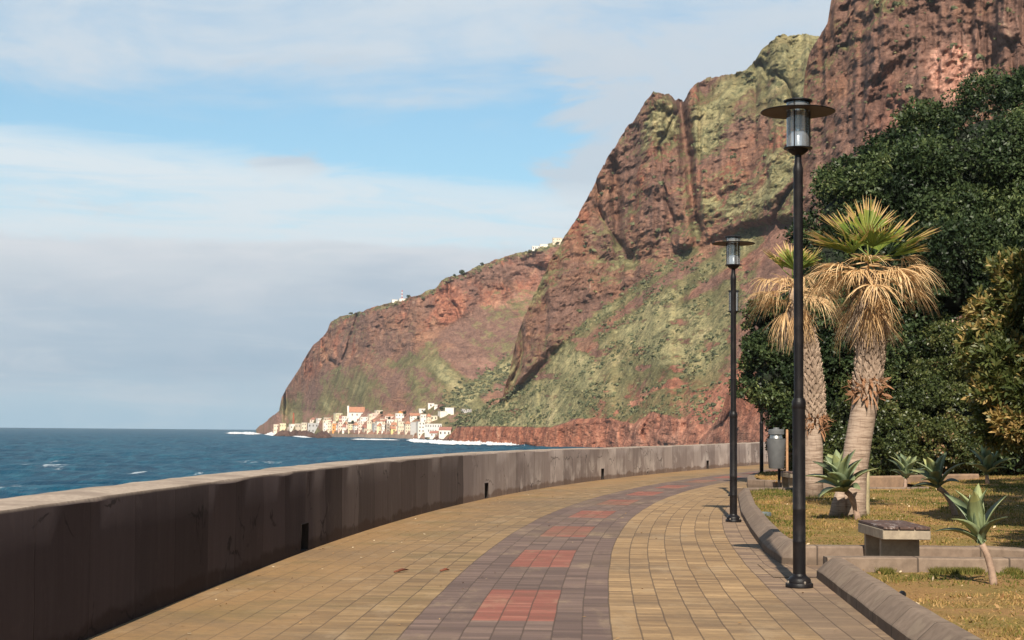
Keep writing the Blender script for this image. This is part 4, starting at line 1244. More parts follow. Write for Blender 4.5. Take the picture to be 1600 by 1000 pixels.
for k in range(34):
    xx = rt.uniform(500, 652); yb_ = rt.choice((652, 656, 660, 664, 668, 671)) + rt.uniform(-1, 1)
    if yb_ < 656 and (xx < 540 or 540 < xx < 582): yb_ += 9
    ww = rt.uniform(5.5, 10); hh_ = rt.uniform(6.5, 11)
    TOWN.append((xx - ww / 2, xx + ww / 2, yb_ - hh_, yb_, rt.choice(('white', 'white', 'cream', 'cream', 'pale yellow', 'pale pink', 'beige', 'pale grey')), rt.choice(('flat', 'flat', 'ho', 'hr', 'gr', 'go')), (rt.choice((1, 2, 2, 3)), rt.choice((1, 2)))))
ordn = ['leftmost', 'second', 'third', 'fourth', 'fifth', 'sixth', 'seventh', 'eighth', 'ninth', 'tenth', 'eleventh', 'twelfth', 'thirteenth', 'fourteenth', 'fifteenth', 'sixteenth', 'seventeenth', 'eighteenth']
keys = {}
for h_ in TOWN:
    hgt = 'tall' if h_[3] - h_[2] > 12.5 else ('low' if h_[3] - h_[2] < 8 else 'two storey')
    row = 'shore row' if h_[3] >= 672 else ('village upper edge' if h_[3] < 648.5 else 'village middle row')
    keys.setdefault((hgt, h_[4], h_[5], row), []).append(h_)
random.seed(21)
for (hgt, colour, roof, row), lst in keys.items():
    lst.sort(key=lambda q: q[0])
    for i, h_ in enumerate(lst):
        lab = f'{hgt} {colour} house with {RF[roof]}, {row}'
        if len(lst) == 2: lab += ', left one' if i == 0 else ', right one'
        elif len(lst) > 2: lab += f', {ordn[i]} from the left' if i else ', the leftmost'
        house(*h_[:4], colour, roof, h_[6], label=lab, group='houses of the seaside village')
# church on its terrace: nave with gabled orange roof, bell tower, apse buttress
c0 = A_at(560, 652)
dC = math.hypot(c0.x, c0.y) - 4; scC = dC / FPX
uC = Vector((c0.x, c0.y, 0)).normalized()
chz = EYE.z + float(rays(560, 652)[2]) * dC
church = empty('church', Vector((uC.x * dC, uC.y * dC, chz)) + uC * 5, math.atan2(-uC.x, uC.y), 'white church with orange roof and bell tower above the village', 'church')
L_, Hn = 33 * scC, 8.0 * scC
mb = MB(); x0 = -16 * scC; x1 = x0 + L_
mb.box(((x0 + x1) / 2, 0, Hn / 2 - 2), (L_, 10, Hn + 4)); mb.build('wall', PLM['white'], church)
rh = 8.2 * scC
for xa in (x0, ):
    mb = MB(); mb.add([(xa - 0.7, -5.4, -1), (xa + 0.6, -5.4, -1), (xa + 0.6, 5.4, -1), (xa - 0.7, 5.4, -1), (xa - 0.7, -5.4, Hn + 0.5), (xa + 0.6, -5.4, Hn + 0.5), (xa + 0.6, 5.4, Hn + 0.5), (xa - 0.7, 5.4, Hn + 0.5), (xa - 0.7, 0, Hn + rh + 0.9), (xa + 0.6, 0, Hn + rh + 0.9)],
           [(0, 1, 5, 4), (1, 2, 6, 5), (2, 3, 7, 6), (3, 0, 4, 7), (4, 5, 9, 8), (6, 7, 8, 9), (4, 8, 7), (5, 6, 9)]); mb.build('gable', PLM['white'], church)
mb = MB(); xr0, xr1 = x0 + 0.6, x1 - 6 * scC
mb.add([(xr0, -5.5, Hn - 0.1), (xr1, -5.5, Hn - 0.1), (xr1, 5.5, Hn - 0.1), (xr0, 5.5, Hn - 0.1), (xr0, 0, Hn + rh), (xr1, 0, Hn + rh)], [(0, 1, 5, 4), (2, 3, 4, 5), (1, 2, 5), (3, 0, 4)]); mb.build('roof', M['roof_orange'], church)
mb = MB(); mb.add([(xr1 + 0.3, -4.6, Hn - 0.1), (x1 + 0.5, -4.6, Hn - 0.1), (x1 + 0.5, 4.6, Hn - 0.1), (xr1 + 0.3, 4.6, Hn - 0.1), (xr1 + 0.3, 0, Hn + rh + 1.6), (x1 + 0.5, 0, Hn + rh + 1.6)], [(0, 1, 5, 4), (2, 3, 4, 5), (1, 2, 5), (3, 0, 4)]); mb.build('roof', M['roof_orange'], church)
tx = 19.2 * scC; tw = 5.2 * scC; th = 22.5 * scC
mb = MB(); mb.box((tx, -1, th / 2 - 2), (tw, tw, th + 4)); mb.box((tx, -1, th + 0.2), (tw + 0.5, tw + 0.5, 0.4)); tw_o = mb.build('bell_tower', PLM['white'], church)
mb = MB(); mb.add([(tx - tw / 2, -1 - tw / 2, th + 0.4), (tx + tw / 2, -1 - tw / 2, th + 0.4), (tx + tw / 2, -1 + tw / 2, th + 0.4), (tx - tw / 2, -1 + tw / 2, th + 0.4), (tx, -1, th + 1.8)], [(0, 1, 4), (1, 2, 4), (2, 3, 4), (3, 0, 4)]); mb.build('spire', PLM['cream'], tw_o)
mb = MB(); mb.box((tx, -1 - tw / 2 - 0.03, th * 0.8), (0.9, 0.12, 1.7)); mb.build('belfry_opening', M['window_dark'], tw_o)
for k in range(3):
    mb = MB(); mb.box((x0 + L_ * (0.2 + 0.22 * k), -5.03, Hn * 0.5), (0.9, 0.12, 1.6)); mb.build('window', M['window_dark'], church)

# stone quay and ramp along the beach
def strip_wall(name, pts_px, d_fn, top_px, mat, label, cat, thick=3.0):
    """a wall following picture points on the shore: bottom rows given, height in picture rows"""
    V = []; n = len(pts_px)
    for (x, y), tp in zip(pts_px, top_px):
        d = d_fn(x)
        u = rays(x, y)
        for (yy, extra) in ((y + 6, 0), (y - tp, 0), (y - tp, thick), (y + 6, thick)):
            a, b, t_ = (float(v) for v in rays(x, yy))
            t0 = float(rays(x, y - tp)[2]) if yy < y else t_
            V.append((a * (d + extra), b * (d + extra), EYE.z + t0 * d))
    F = []
    for i in range(n - 1):
        for k in range(4):
            j = (k + 1) % 4
            F.append((i * 4 + k, (i + 1) * 4 + k, (i + 1) * 4 + j, i * 4 + j))
    F.append((0, 1, 2, 3)); F.append((n * 4 - 1, n * 4 - 2, n * 4 - 3, n * 4 - 4))
    o = mesh_np(name, np.array(V), F, mat)
    return tag(o, label, cat)


dsh = lambda k: (lambda x: float(interp_pts(D0A, x)) + k)
M['quay'] = mat_stone('quay_stone', (0.42, 0.30, 0.22), (0.30, 0.20, 0.15), (0.20, 0.14, 0.11), 0.25)
M['quay_pink'] = mat_stone('quay_pink', (0.40, 0.24, 0.19), (0.31, 0.19, 0.15), (0.22, 0.15, 0.12), 0.25)
strip_wall('quay_wall', [(509, 684.5), (530, 685), (560, 685.5), (600, 685.6), (645, 685.2)], dsh(-8), [7.5, 7.5, 7.2, 7.0, 6.0], M['quay'], 'long sand coloured quay wall below the village at the waterline', 'wall', 5)
strip_wall('rampart', [(509, 678), (530, 678), (560, 678), (590, 678), (620, 678), (642, 678)], dsh(6), [4.5, 5.0, 6.5, 5.0, 3.5, 3.0], M['quay_pink'], 'pinkish stone rampart behind the village quay', 'wall', 4)
M['dark_rock'] = simple_mat('dark_rock', (0.10, 0.055, 0.042), 0.95, 0.5, 0.2, 0.8, 0.6)
def rocks(name, pts, n, rad, label, group, seed):
    r = random.Random(seed)
    for i in range(n):
        f = r.random(); k = min(int(f * (len(pts) - 1)), len(pts) - 2); g = f * (len(pts) - 1) - k
        x = pts[k][0] + (pts[k + 1][0] - pts[k][0]) * g; y = pts[k][1] + (pts[k + 1][1] - pts[k][1]) * g
        p = G(x, y + r.uniform(-0.8, 0.8), SEA_Z)
        R = rad * r.uniform(0.6, 1.5); mb = MB(); seg = 9; pf = [(0.9, -1.5), (1.0, 0.1), (0.75, 0.55), (0.4, 0.8), (0.05, 0.9)]
        mb.lathe(pf, seg, (0, 0, 0))
        mb.v = [(vx * R * (1.5 + 0.8 * (r.random() - 0.5)), vy * R * (1.3 + 0.8 * (r.random() - 0.5)), vz * R * (0.7 + 0.7 * r.random())) for vx, vy, vz in mb.v]
        o = mb.build(name, M['dark_rock'], None, loc=(p.x, p.y, p.z))
        o.rotation_euler.z = r.uniform(0, 6)
        tag(o, label, 'rock', group)
rocks('shore_rock', [(436, 681.2), (470, 681.8), (508, 684.6)], 26, 3.4, 'dark brown rock at the waterline left of the village quay', 'dark rocks left of the quay', 1)
rocks('shore_rock', [(676, 690.5), (690, 691), (706, 692)], 11, 1.7, 'black rock in the surf at the foot of the red bluff', 'black rocks in the surf below the bluff', 2)

# red lattice mast in the village, mast on the ridge, houses and trees of the ridge
def lattice(name, px, pyb, pyt, at, mats, label, wpx=1.6, cat='mast', nseg=6):
    b = at(px, pyb); d = math.hypot(b.x, b.y); sc = d / FPX
    H = (pyb - pyt) * sc; w_ = wpx * sc / 2
    e = empty(name, b, 0, label, cat)
    for k in range(nseg):
        z0_, z1_ = H * k / nseg, H * (k + 1) / nseg
        q0, q1 = w_ * (1 - 0.5 * k / nseg), w_ * (1 - 0.5 * (k + 1) / nseg)
        mb = MB()
        c4 = [(-1, -1), (1, -1), (1, 1), (-1, 1)]
        for i in range(4):
            a, c_ = c4[i], c4[(i + 1) % 4]
            mb.tube([(a[0] * q0, a[1] * q0, z0_), (a[0] * q1, a[1] * q1, z1_)], 0.16, 4)
            mb.tube([(a[0] * q0, a[1] * q0, z0_), (c_[0] * q1, c_[1] * q1, z1_)], 0.12, 4)
        mb.build('lattice_section', mats[k % len(mats)], e)
    return e


lattice('lattice_mast', 458.5, 667, 648.5, lambda x, y: A_at(x, 664), [M['red_paint']], 'red lattice mast rising from the left end of the village', 2.2)
lattice('antenna_mast', 628.2, 468.5, 453.5, A_at, [M['white_paint'], M['red_paint']], 'thin white and red antenna mast on the headland ridge', 1.3, nseg=6)


def crest_y(x): return float(np.interp(x, xsA, ycA))
def ridge_house(x0, x1, h, sinkpx, colour, wins, label):
    cy = crest_y((x0 + x1) / 2) + sinkpx
    house(x0, x1, cy - h, cy, colour, 'flat', wins, A_at, 8, 0.05, label, group='houses on the ridge', sink=0.8)
ridge_house(831, 843, 6.0, 1.5, 'white', (3, 1), 'white house on the ridge, left of the cream block')
ridge_house(843.5, 857, 2.4, 1.0, 'white', (0, 0), 'long low white building between two houses on the ridge')
ridge_house(863, 878, 9.0, 1.5, 'cream', (5, 2), 'cream house beside the cliff edge on the ridge')
ridge_house(612, 621, 3.0, 0.8, 'white', (0, 0), 'low white building left of the antenna mast on the ridge')
ridge_house(623.5, 633, 2.6, 0.8, 'white', (0, 0), 'low white hut at the foot of the antenna mast')

# ================================================================ FOLIAGE
LEAF_DARK = mat_leaf('leaf_dark', [(0.0, (0.009, 0.017, 0.007)), (0.35, (0.022, 0.038, 0.015)), (0.65, (0.048, 0.071, 0.027)), (0.9, (0.088, 0.115, 0.040)), (1.0, (0.15, 0.170, 0.065))], 0.46, 0.22, 0.10)
LEAF_HEDGE = mat_leaf('leaf_hedge', [(0.0, (0.018, 0.030, 0.010)), (0.4, (0.045, 0.062, 0.020)), (0.75, (0.090, 0.105, 0.032)), (0.93, (0.16, 0.145, 0.05)), (1.0, (0.36, 0.22, 0.13))], 0.42, 0.35, 0.15)
LEAF_GOLD = mat_leaf('leaf_gold', [(0.0, (0.022, 0.034, 0.012)), (0.42, (0.060, 0.080, 0.024)), (0.66, (0.115, 0.125, 0.038)), (0.80, (0.30, 0.215, 0.075)), (1.0, (0.56, 0.37, 0.16))], 0.45, 0.35, 0.2)
M['bark'] = simple_mat('bark', (0.16, 0.115, 0.08), 0.9, 0.5, 14, 0.6, 0.02)
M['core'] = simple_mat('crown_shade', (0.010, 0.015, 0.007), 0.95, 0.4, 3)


def sprigs(centers, normals, rng, nleaf=6, size=0.10, aspect=0.42, spread=0.9, rnd=None):
    """a rosette of pointed leaves at each centre, opening along the normal"""
    n = len(centers)
    nrm = normals / (np.linalg.norm(normals, axis=1)[:, None] + 1e-9)
    a = np.cross(nrm, rng.normal(size=(n, 3))); a /= (np.linalg.norm(a, axis=1)[:, None] + 1e-9)
    b = np.cross(nrm, a)
    Vs = []
    for k in range(nleaf):
        th = 2 * np.pi * (k + rng.uniform(-0.3, 0.3, n)) / nleaf
        out_ = (a * np.cos(th)[:, None] + b * np.sin(th)[:, None])
        tilt = rng.uniform(0.25, 1.0, n)[:, None] * spread
        d = out_ * tilt + nrm * (1.05 - tilt); d /= np.linalg.norm(d, axis=1)[:, None]
        L = (size * rng.uniform(0.65, 1.35, n))[:, None]
        sd = np.cross(d, nrm + 0.5 * rng.normal(size=(n, 3))); sd /= (np.linalg.norm(sd, axis=1)[:, None] + 1e-9)
        w_ = L * aspect * 0.5
        p0 = centers + d * L * 0.06
        mid = centers + d * L * 0.55 + nrm * L * 0.08
        tip = centers + d * L * 1.0 - nrm * L * 0.08
        Vs.append(np.stack([p0, mid - sd * w_, tip, mid + sd * w_], 1))
    V = np.concatenate(Vs, 0).reshape(-1, 3)
    F = np.arange(len(V)).reshape(-1, 4)
    base = rng.beta(2.0, 2.2, n) if rnd is None else rnd
    R = np.clip(np.tile(base, nleaf) + rng.normal(0, 0.12, n * nleaf), 0, 1)
    return V, F, R


def blob_crown(blobs, rng, density, normal_up=0.25, shell=0.30, zmin=None, rough=0.35):
    """points and outward directions over the surface of a union of lumpy blobs"""
    B = np.array([b[:6] if len(b) >= 6 else (*b[:3], b[3], b[3], b[3]) for b in blobs], float)
    P_, N_ = [], []
    for i, (x, y, z, rx, ry, rz_) in enumerate(B):
        area = 4 * np.pi * ((rx * ry) ** 1.6 + (rx * rz_) ** 1.6 + (ry * rz_) ** 1.6) ** (1 / 1.6) / 3 ** (1 / 1.6)
        k = int(area * density)
        d = rng.normal(size=(k, 3)); d /= np.linalg.norm(d, axis=1)[:, None]
        rad = 1 - shell * rng.random(k) ** 1.6
        lump = 1 + rough * (fbm(d[:, 0] * 2.6 + i * 5, d[:, 1] * 2.6, d[:, 2] * 2.6, 4, 0.6, 200 + i) - 0.5) * 2
        p = np.array([x, y, z]) + d * (rad * lump)[:, None] * np.array([rx, ry, rz_])
        keep = np.ones(k, bool)
        for j, (qx, qy, qz, sx_, sy_, sz_) in enumerate(B):
            if j == i: continue
            q = (p - np.array([qx, qy, qz])) / np.array([sx_, sy_, sz_])
            keep &= (q ** 2).sum(1) > 0.62
        if zmin is not None: keep &= p[:, 2] > zmin
        P_.append(p[keep]); N_.append((d / np.array([rx, ry, rz_]) * rx)[keep])
    P_ = np.concatenate(P_); N_ = np.concatenate(N_)
    N_ /= np.linalg.norm(N_, axis=1)[:, None]
    N_ = N_ + np.array([0, 0, normal_up]) + 0.45 * rng.normal(size=N_.shape)
    return P_, N_


def clumps(blobs, rng, size, per_area=1.0, zmin=None):
    """small leaf pads standing on the surface of the big crown blobs, with gaps of shade between them"""
    B = np.array([b[:6] if len(b) >= 6 else (*b[:3], b[3], b[3], b[3]) for b in blobs], float)
    out_ = []
    for i, (x, y, z, rx, ry, rz_) in enumerate(B):
        area = 4 * np.pi * ((rx * ry) ** 1.6 + (rx * rz_) ** 1.6 + (ry * rz_) ** 1.6) ** (1 / 1.6) / 3 ** (1 / 1.6)
        k = max(6, int(area * per_area / (size * size * 3.2)))
        d = rng.normal(size=(k, 3)); d /= np.linalg.norm(d, axis=1)[:, None]
        d = d[d[:, 1] < 0.55]
        for q in d:
            s = size * rng.uniform(0.55, 1.45)
            c_ = np.array([x, y, z]) + q * np.array([rx, ry, rz_]) * rng.uniform(0.80, 1.0)
            if zmin is not None and c_[2] < zmin + 0.2 * s: continue
            w_ = (c_ - B[:, :3]) / B[:, 3:6]
            v_ = (w_ ** 2).sum(1); v_[i] = 9
            if (v_ < 0.55).any(): continue
            out_.append((*c_, s, s, s * rng.uniform(0.6, 0.85), *q))
    return np.array(out_)


def pad_points(pads, rng, density, up):
    n_ = np.maximum(8, (pads[:, 3] ** 2 * 12.6 * density).astype(int))
    idx = np.repeat(np.arange(len(pads)), n_)
    d = rng.normal(size=(len(idx), 3)); d /= np.linalg.norm(d, axis=1)[:, None]
    q = pads[idx, 6:9] + np.array([0, -0.15, 0.35])
    dot = (d * q).sum(1)
    flip = dot < -0.35
    d[flip] *= -1
    lump = 1 + 0.35 * rng.normal(size=len(idx)) * 0.5
    P_ = pads[idx, :3] + d * pads[idx, 3:6] * (np.clip(lump, 0.4, 1.4) * (1 - 0.35 * rng.random(len(idx)) ** 2))[:, None]
    N_ = d + np.array([0, 0, up]) + 0.4 * rng.normal(size=d.shape)
    return P_, N_, idx


def core_mesh(blobs, k=0.60, seg=14):
    mb = MB()
    for i, b in enumerate(blobs):
        x, y, z = b[:3]; r = (b[3], b[4], b[5]) if len(b) >= 6 else (b[3],) * 3
        pf = [(math.sin(math.pi * (j + 0.5) / 8), -math.cos(math.pi * (j + 0.5) / 8)) for j in range(8)]
        s = len(mb.v); mb.lathe(pf, seg)
        mb.v[s:] = [(x + vx * r[0] * k, y + vy * r[1] * k, z + vz * r[2] * k) for vx, vy, vz in mb.v[s:]]
    return np.array(mb.v), mb.f


def foliage_tree(name, label, cat, base, blobs, mat, rng, density, leaf, trunk_r, group=None, nleaf=6, aspect=0.42, trunk_name='trunk', crown_name='crown', zmin=None, up=0.25, rough=0.35, stems=1, extra=None, spread=0.9, pad=0.5, cover=1.0):
    e = empty(name, base, 0, label, cat, group)
    if pad:
        pads = clumps(blobs, rng, pad, cover, zmin)
        P_, N_, idx = pad_points(pads, rng, density, up)
        tone = rng.beta(2.2, 2.2, len(pads))[idx] * 0.75 + rng.beta(2, 2, len(idx)) * 0.25
        # a thin under-layer of leaves, coloured dark for shade, closes the crown between the pads
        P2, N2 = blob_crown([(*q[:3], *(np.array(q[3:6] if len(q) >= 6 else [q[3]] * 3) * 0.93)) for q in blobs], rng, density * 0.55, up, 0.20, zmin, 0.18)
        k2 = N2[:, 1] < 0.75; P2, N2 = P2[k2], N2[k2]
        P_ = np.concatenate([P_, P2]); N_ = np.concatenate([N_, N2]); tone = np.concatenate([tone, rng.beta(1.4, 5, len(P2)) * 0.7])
        V, F, R = sprigs(P_, N_, rng, nleaf, leaf, aspect, spread, tone)
        R = np.clip(R, 0, 1)
    else:
        P_, N_ = blob_crown(blobs, rng, density, up, 0.32, zmin, rough)
        V, F, R = sprigs(P_, N_, rng, nleaf, leaf, aspect, spread)
    # clumps of light and dark growth
    n_ = fbm(V[::4, 0] / 1.5, V[::4, 1] / 1.5, V[::4, 2] / 1.5, 3, 0.6, 300)
    R = np.clip(R + (n_ - 0.5) * 0.8, 0, 1)
    if extra is not None: R = extra(V, R)
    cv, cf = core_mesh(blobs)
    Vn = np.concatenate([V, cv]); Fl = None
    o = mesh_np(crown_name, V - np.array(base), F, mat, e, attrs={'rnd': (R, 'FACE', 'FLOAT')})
    mesh_np('shade_core', cv - np.array(base), cf, M['core'], o, smooth=True)  # solid near-black blobs, standing in for the shade inside the crown
    mb = MB(); bl0 = max(blobs, key=lambda q: q[3])
    for k in range(stems):
        ox, oy = (random.uniform(-0.5, 0.5), random.uniform(-0.4, 0.4)) if stems > 1 else (0, 0)
        tgt = Vector(blobs[k % len(blobs)][:3]) - Vector(base) if stems > 1 else Vector(bl0[:3]) - Vector(base)
        pts = [Vector((ox, oy, -0.1)), Vector((ox * 1.2 + tgt.x * 0.15, oy * 1.2 + tgt.y * 0.15, tgt.z * 0.35)), Vector((tgt.x * 0.6, tgt.y * 0.6, tgt.z * 0.75)), tgt]
        mb.tube(pts, [trunk_r * 1.25, trunk_r, trunk_r * 0.7, trunk_r * 0.35], 8)
    if stems == 1:
        for b in blobs:
            t0 = (Vector(bl0[:3]) - Vector(base)) * 0.6; t1 = Vector(b[:3]) - Vector(base)
            mb.tube([t0, (t0 + t1) / 2 + Vector((0, 0, 0.2)), t1], [trunk_r * 0.5, trunk_r * 0.35, trunk_r * 0.15], 6)
    mb.build(trunk_name, M['bark'], e, True)
    return e


def PB(px, py, d, rpx, rd=None, rzpx=None):
    """a crown blob centred at a picture point at distance d, radius given in picture pixels there"""
    p = Pt(px, py, d); s = d / FPX
    rx = rpx * s
    return (p.x, p.y, p.z, rx, rd if rd else rx, (rzpx * s) if rzpx else rx)


rg = np.random.default_rng(99)
gz = lambda p: float(lawn_z(p[0], p[1]))
def on_lawn(px, py):
    p = G(px, py, 0.1)
    for _ in range(4):
        p = G(px, py, gz((p.x, p.y)))
    return p
# the great dark tree on the right
b = Pt(1520, 700, 55); b = (b.x, b.y, 0.4)
foliage_tree('broadleaf_tree', 'biggest dark glossy evergreen tree rising above the two palms on the right', 'tree', b,
             [PB(1600, 270, 55, 150, 3.2), PB(1500, 300, 54, 125, 3.0), PB(1640, 200, 57, 90, 2.5), PB(1545, 250, 54, 105, 2.6), PB(1425, 330, 53, 95, 2.6), PB(1395, 290, 53, 62, 2.0), PB(1470, 430, 51.5, 120, 2.6), PB(1580, 440, 52, 140, 2.8), PB(1445, 255, 53.5, 60, 2.0), PB(1690, 350, 56, 150, 3.2), PB(1560, 575, 51.5, 110, 2.3), PB(1660, 540, 53, 140, 2.6)],
             LEAF_DARK, rg, 34, 0.145, 0.3, nleaf=5, pad=0.80, cover=0.78)
b = Pt(1330, 690, 52.5); b = (b.x, b.y, 0.35)
foliage_tree('broadleaf_tree', 'dark evergreen tree with rounded top directly behind the right palm', 'tree', b,
             [PB(1345, 285, 52, 48, 1.6), PB(1315, 340, 52, 50, 1.6), PB(1372, 350, 51.5, 70, 1.9), PB(1300, 420, 51.5, 62, 1.7), PB(1380, 450, 50.5, 85, 2.0), PB(1310, 520, 50.5, 75, 1.8), PB(1395, 555, 50, 70, 1.7)],
             LEAF_DARK, rg, 36, 0.14, 0.22, nleaf=5, pad=0.66, cover=0.78)
b = Pt(1236, 700, 51); b = (b.x, b.y, 0.3)
foliage_tree('broadleaf_tree', 'small dark evergreen tree leaning out over the path left of the palms', 'tree', b,
             [PB(1205, 515, 50, 34, 1.1), PB(1225, 560, 50, 46, 1.2), PB(1200, 590, 49.5, 33, 1.0), PB(1240, 620, 50, 46, 1.2), PB(1212, 638, 49.5, 24, 0.8), PB(1262, 540, 51, 46, 1.3), PB(1275, 600, 51, 40, 1.2), PB(1185, 555, 49.5, 16, 0.6, 20), PB(1190, 500, 49.8, 20, 0.7)],
             LEAF_DARK, rg, 46, 0.125, 0.13, nleaf=5, pad=0.42, cover=1.0)
b = Pt(1262, 725, 52); b = (b.x, b.y, 0.3)
foliage_tree('hedge_bush', 'dark leafy bush behind the trunk of the left palm', 'bush', b,
             [PB(1258, 690, 51.5, 40, 1.2), PB(1290, 670, 51, 42, 1.2), PB(1275, 725, 51, 36, 1.0)], LEAF_DARK, rg, 46, 0.12, 0.06, nleaf=5, pad=0.36, cover=1.2, stems=4, trunk_name='stems', crown_name='foliage', zmin=0.2)
b = Pt(1330, 740, 49.5); b = (b.x, b.y, 0.3)
foliage_tree('hedge_bush', 'sunlit clipped hedge bush with pale blossoms behind the right palm', 'bush', b,
             [PB(1320, 640, 49.5, 55, 1.4), PB(1345, 710, 49, 50, 1.3), PB(1400, 690, 48.8, 58, 1.4), PB(1390, 620, 49.2, 60, 1.4), PB(1300, 715, 49.5, 36, 1.0)], LEAF_HEDGE, rg, 56, 0.105, 0.07, nleaf=5, pad=0.40, cover=1.3, stems=5, trunk_name='stems', crown_name='foliage', zmin=0.25)
b = Pt(1465, 735, 49); b = (b.x, b.y, 0.35)
foliage_tree('hedge_bush', 'sunlit hedge bush with reddish shoots behind the middle agaves', 'bush', b,
             [PB(1450, 630, 49.2, 62, 1.4), PB(1455, 695, 48.8, 52, 1.3), PB(1495, 650, 49, 45, 1.2), PB(1500, 705, 48.8, 30, 1.0), PB(1480, 560, 50, 60, 1.5)], LEAF_HEDGE, rg, 56, 0.105, 0.07, nleaf=5, pad=0.40, cover=1.3, stems=5, trunk_name='stems', crown_name='foliage', zmin=0.3)
b = Pt(1590, 735, 50); b = (b.x, b.y, 0.4)
foliage_tree('hedge_bush', 'deeply shaded dark hedge bush behind the golden tipped shrub', 'bush', b,
             [PB(1560, 660, 50, 70, 1.6), PB(1640, 650, 50, 80, 1.8), PB(1600, 710, 49.5, 60, 1.3)], LEAF_DARK, rg, 30, 0.15, 0.07, pad=0.5, stems=4, trunk_name='stems', crown_name='foliage', zmin=0.3)
# golden-tipped shrub at the right edge
def gold_extra(V, R):
    c_ = V.reshape(-1, 4, 3).mean(1)
    return np.clip(R * 0.82 + 0.07, 0, 1)
b = on_lawn(1590, 800); b = (b.x + 0.5, 26.0, 0.15)
foliage_tree('golden_shrub', 'tall shrub with golden tipped leaves at the right edge', 'shrub', b,
             [PB(1610, 520, 26, 70, 0.8), PB(1560, 560, 25.8, 42, 0.55), PB(1595, 630, 25.6, 62, 0.7), PB(1545, 590, 25.6, 28, 0.4), PB(1650, 600, 26, 90, 0.9), PB(1590, 470, 26, 44, 0.6), PB(1640, 440, 26, 60, 0.7)],
             LEAF_GOLD, rg, 75, 0.145, 0.05, nleaf=7, aspect=0.26, pad=0.24, cover=1.5, stems=7, trunk_name='stems', crown_name='foliage', zmin=0.5, up=0.6, extra=gold_extra, spread=0.75)
# tree outside the right edge: its shade lies over the lawn
foliage_tree('broadleaf_tree', 'dark evergreen tree on the lawn edge close to the viewer, right of the nearest agave', 'tree', (9.1, 16.0, 0.1),
             [(8.8, 16.0, 4.6, 2.5, 2.5, 1.9), (7.7, 16.4, 3.2, 1.5, 1.6, 1.2), (9.8, 17.0, 5.8, 2.4, 2.4, 1.9), (8.2, 17.4, 2.6, 1.6, 1.6, 1.1), (7.5, 17.3, 3.0, 1.1, 1.2, 0.9), (8.2, 18.4, 4.4, 1.2, 1.4, 1.0), (6.0, 11.0, 2.6, 1.0, 1.0, 0.8), (7.0, 12.6, 3.0, 1.4, 1.4, 1.0)], LEAF_DARK, rg, 14, 0.18, 0.2, pad=0.35)
foliage_tree('broadleaf_tree', 'dark evergreen tree before the golden tipped shrub at the lawn edge', 'tree', (11.0, 22.5, 0.1),
             [(10.2, 22.5, 5.6, 2.5, 2.4, 2.2), (9.6, 22.2, 3.4, 1.7, 1.8, 1.6), (11.4, 23.5, 8.0, 2.8, 2.8, 2.4), (9.6, 22.8, 7.0, 1.6, 1.6, 1.4)], LEAF_DARK, rg, 12, 0.18, 0.22, pad=0.35)
foliage_tree('broadleaf_tree', 'tall dark evergreen tree beside the golden tipped shrub', 'tree', (14.2, 33.0, 0.2),
             [(13.4, 33.0, 4.5, 2.3, 2.4, 2.2), (14.4, 34.0, 7.5, 2.8, 2.8, 2.6), (13.0, 33.0, 6.8, 1.7, 1.8, 1.6)], LEAF_DARK, rg, 12, 0.18, 0.22, pad=0.35)
for i, (x, y, w_, h_) in enumerate(((552, 661.5, 3, 4), (609, 657, 2.6, 5), (654, 657, 2.2, 7), (633, 647, 4, 4), (597, 647.5, 3.5, 4), (664, 646, 3, 4), (690, 641, 4, 5))):
    p = A_at(x, y); p = Vector((p.x, p.y - 6, p.z)); s = p.y / FPX
    foliage_tree('village_tree', ['small dark tree below the church roofs', 'dark tree between orange roof and white house', 'narrow dark cypress beside white house with orange roof', 'bushy dark tree above the village roofs', 'dark tree right of the church tower', 'dark bush behind the white house of the upper village', 'dark bush beside the topmost white house'][i], 'tree', tuple(p),
                 [(p.x, p.y, p.z + h_ * 0.6 * s, w_ * 0.5 * s, w_ * 0.5 * s, h_ * 0.45 * s)], LEAF_DARK, rg, 4, 0.7, 0.12 * s, pad=0, group='trees among the village houses')
# ridge trees far off
for (x, w_, h_, lab) in ((721.5, 3.6, 6.5, 'tallest lone tree on the headland ridge'), (753, 2.6, 3.6, 'round dark bush on the ridge right of the lone tree'), (638, 2.8, 3.4, 'dark round bush on the ridge right of the antenna mast'), (710, 2.0, 2.4, 'small bush on the ridge left of the lone tree')):
    p = A_at(x, crest_y(x) + 0.6); d = p.y; s = d / FPX
    foliage_tree('ridge_tree', lab, 'tree', tuple(p), [(p.x, p.y, p.z + h_ * 0.62 * s, w_ * s, w_ * s, h_ * 0.42 * s), (p.x + 0.4 * w_ * s, p.y, p.z + h_ * 0.4 * s, w_ * 0.7 * s, w_ * s, h_ * 0.3 * s)], LEAF_DARK, rg, 3, 0.7, 0.2 * s, pad=0, group='trees on the ridge')

# ================================================================ PALMS
def mat_frond(name, stops):
    m, t = new_mat(name)
    a = t.n('ShaderNodeAttribute', attribute_name='rnd').outputs['Fac']
    obj = t.n('ShaderNodeTexCoord').outputs['Object']
    nz = t.noise(obj, 25, 4, 0.6)
    col = t.ramp(t.math('ADD', a, t.math('MULTIPLY', t.math('SUBTRACT', nz, 0.5), 0.3)), stops)
    p = t.n('ShaderNodeBsdfPrincipled', {'Base Color': col, 'Roughness': 0.55, 'Specular IOR Level': 0.3})
    tr = t.n('ShaderNodeBsdfTranslucent', {'Color': col})
    mx = t.n('ShaderNodeMixShader', {0: 0.3, 1: p.outputs[0], 2: tr.outputs[0]})
    t.n('ShaderNodeOutputMaterial', {'Surface': mx.outputs[0]})
    return m


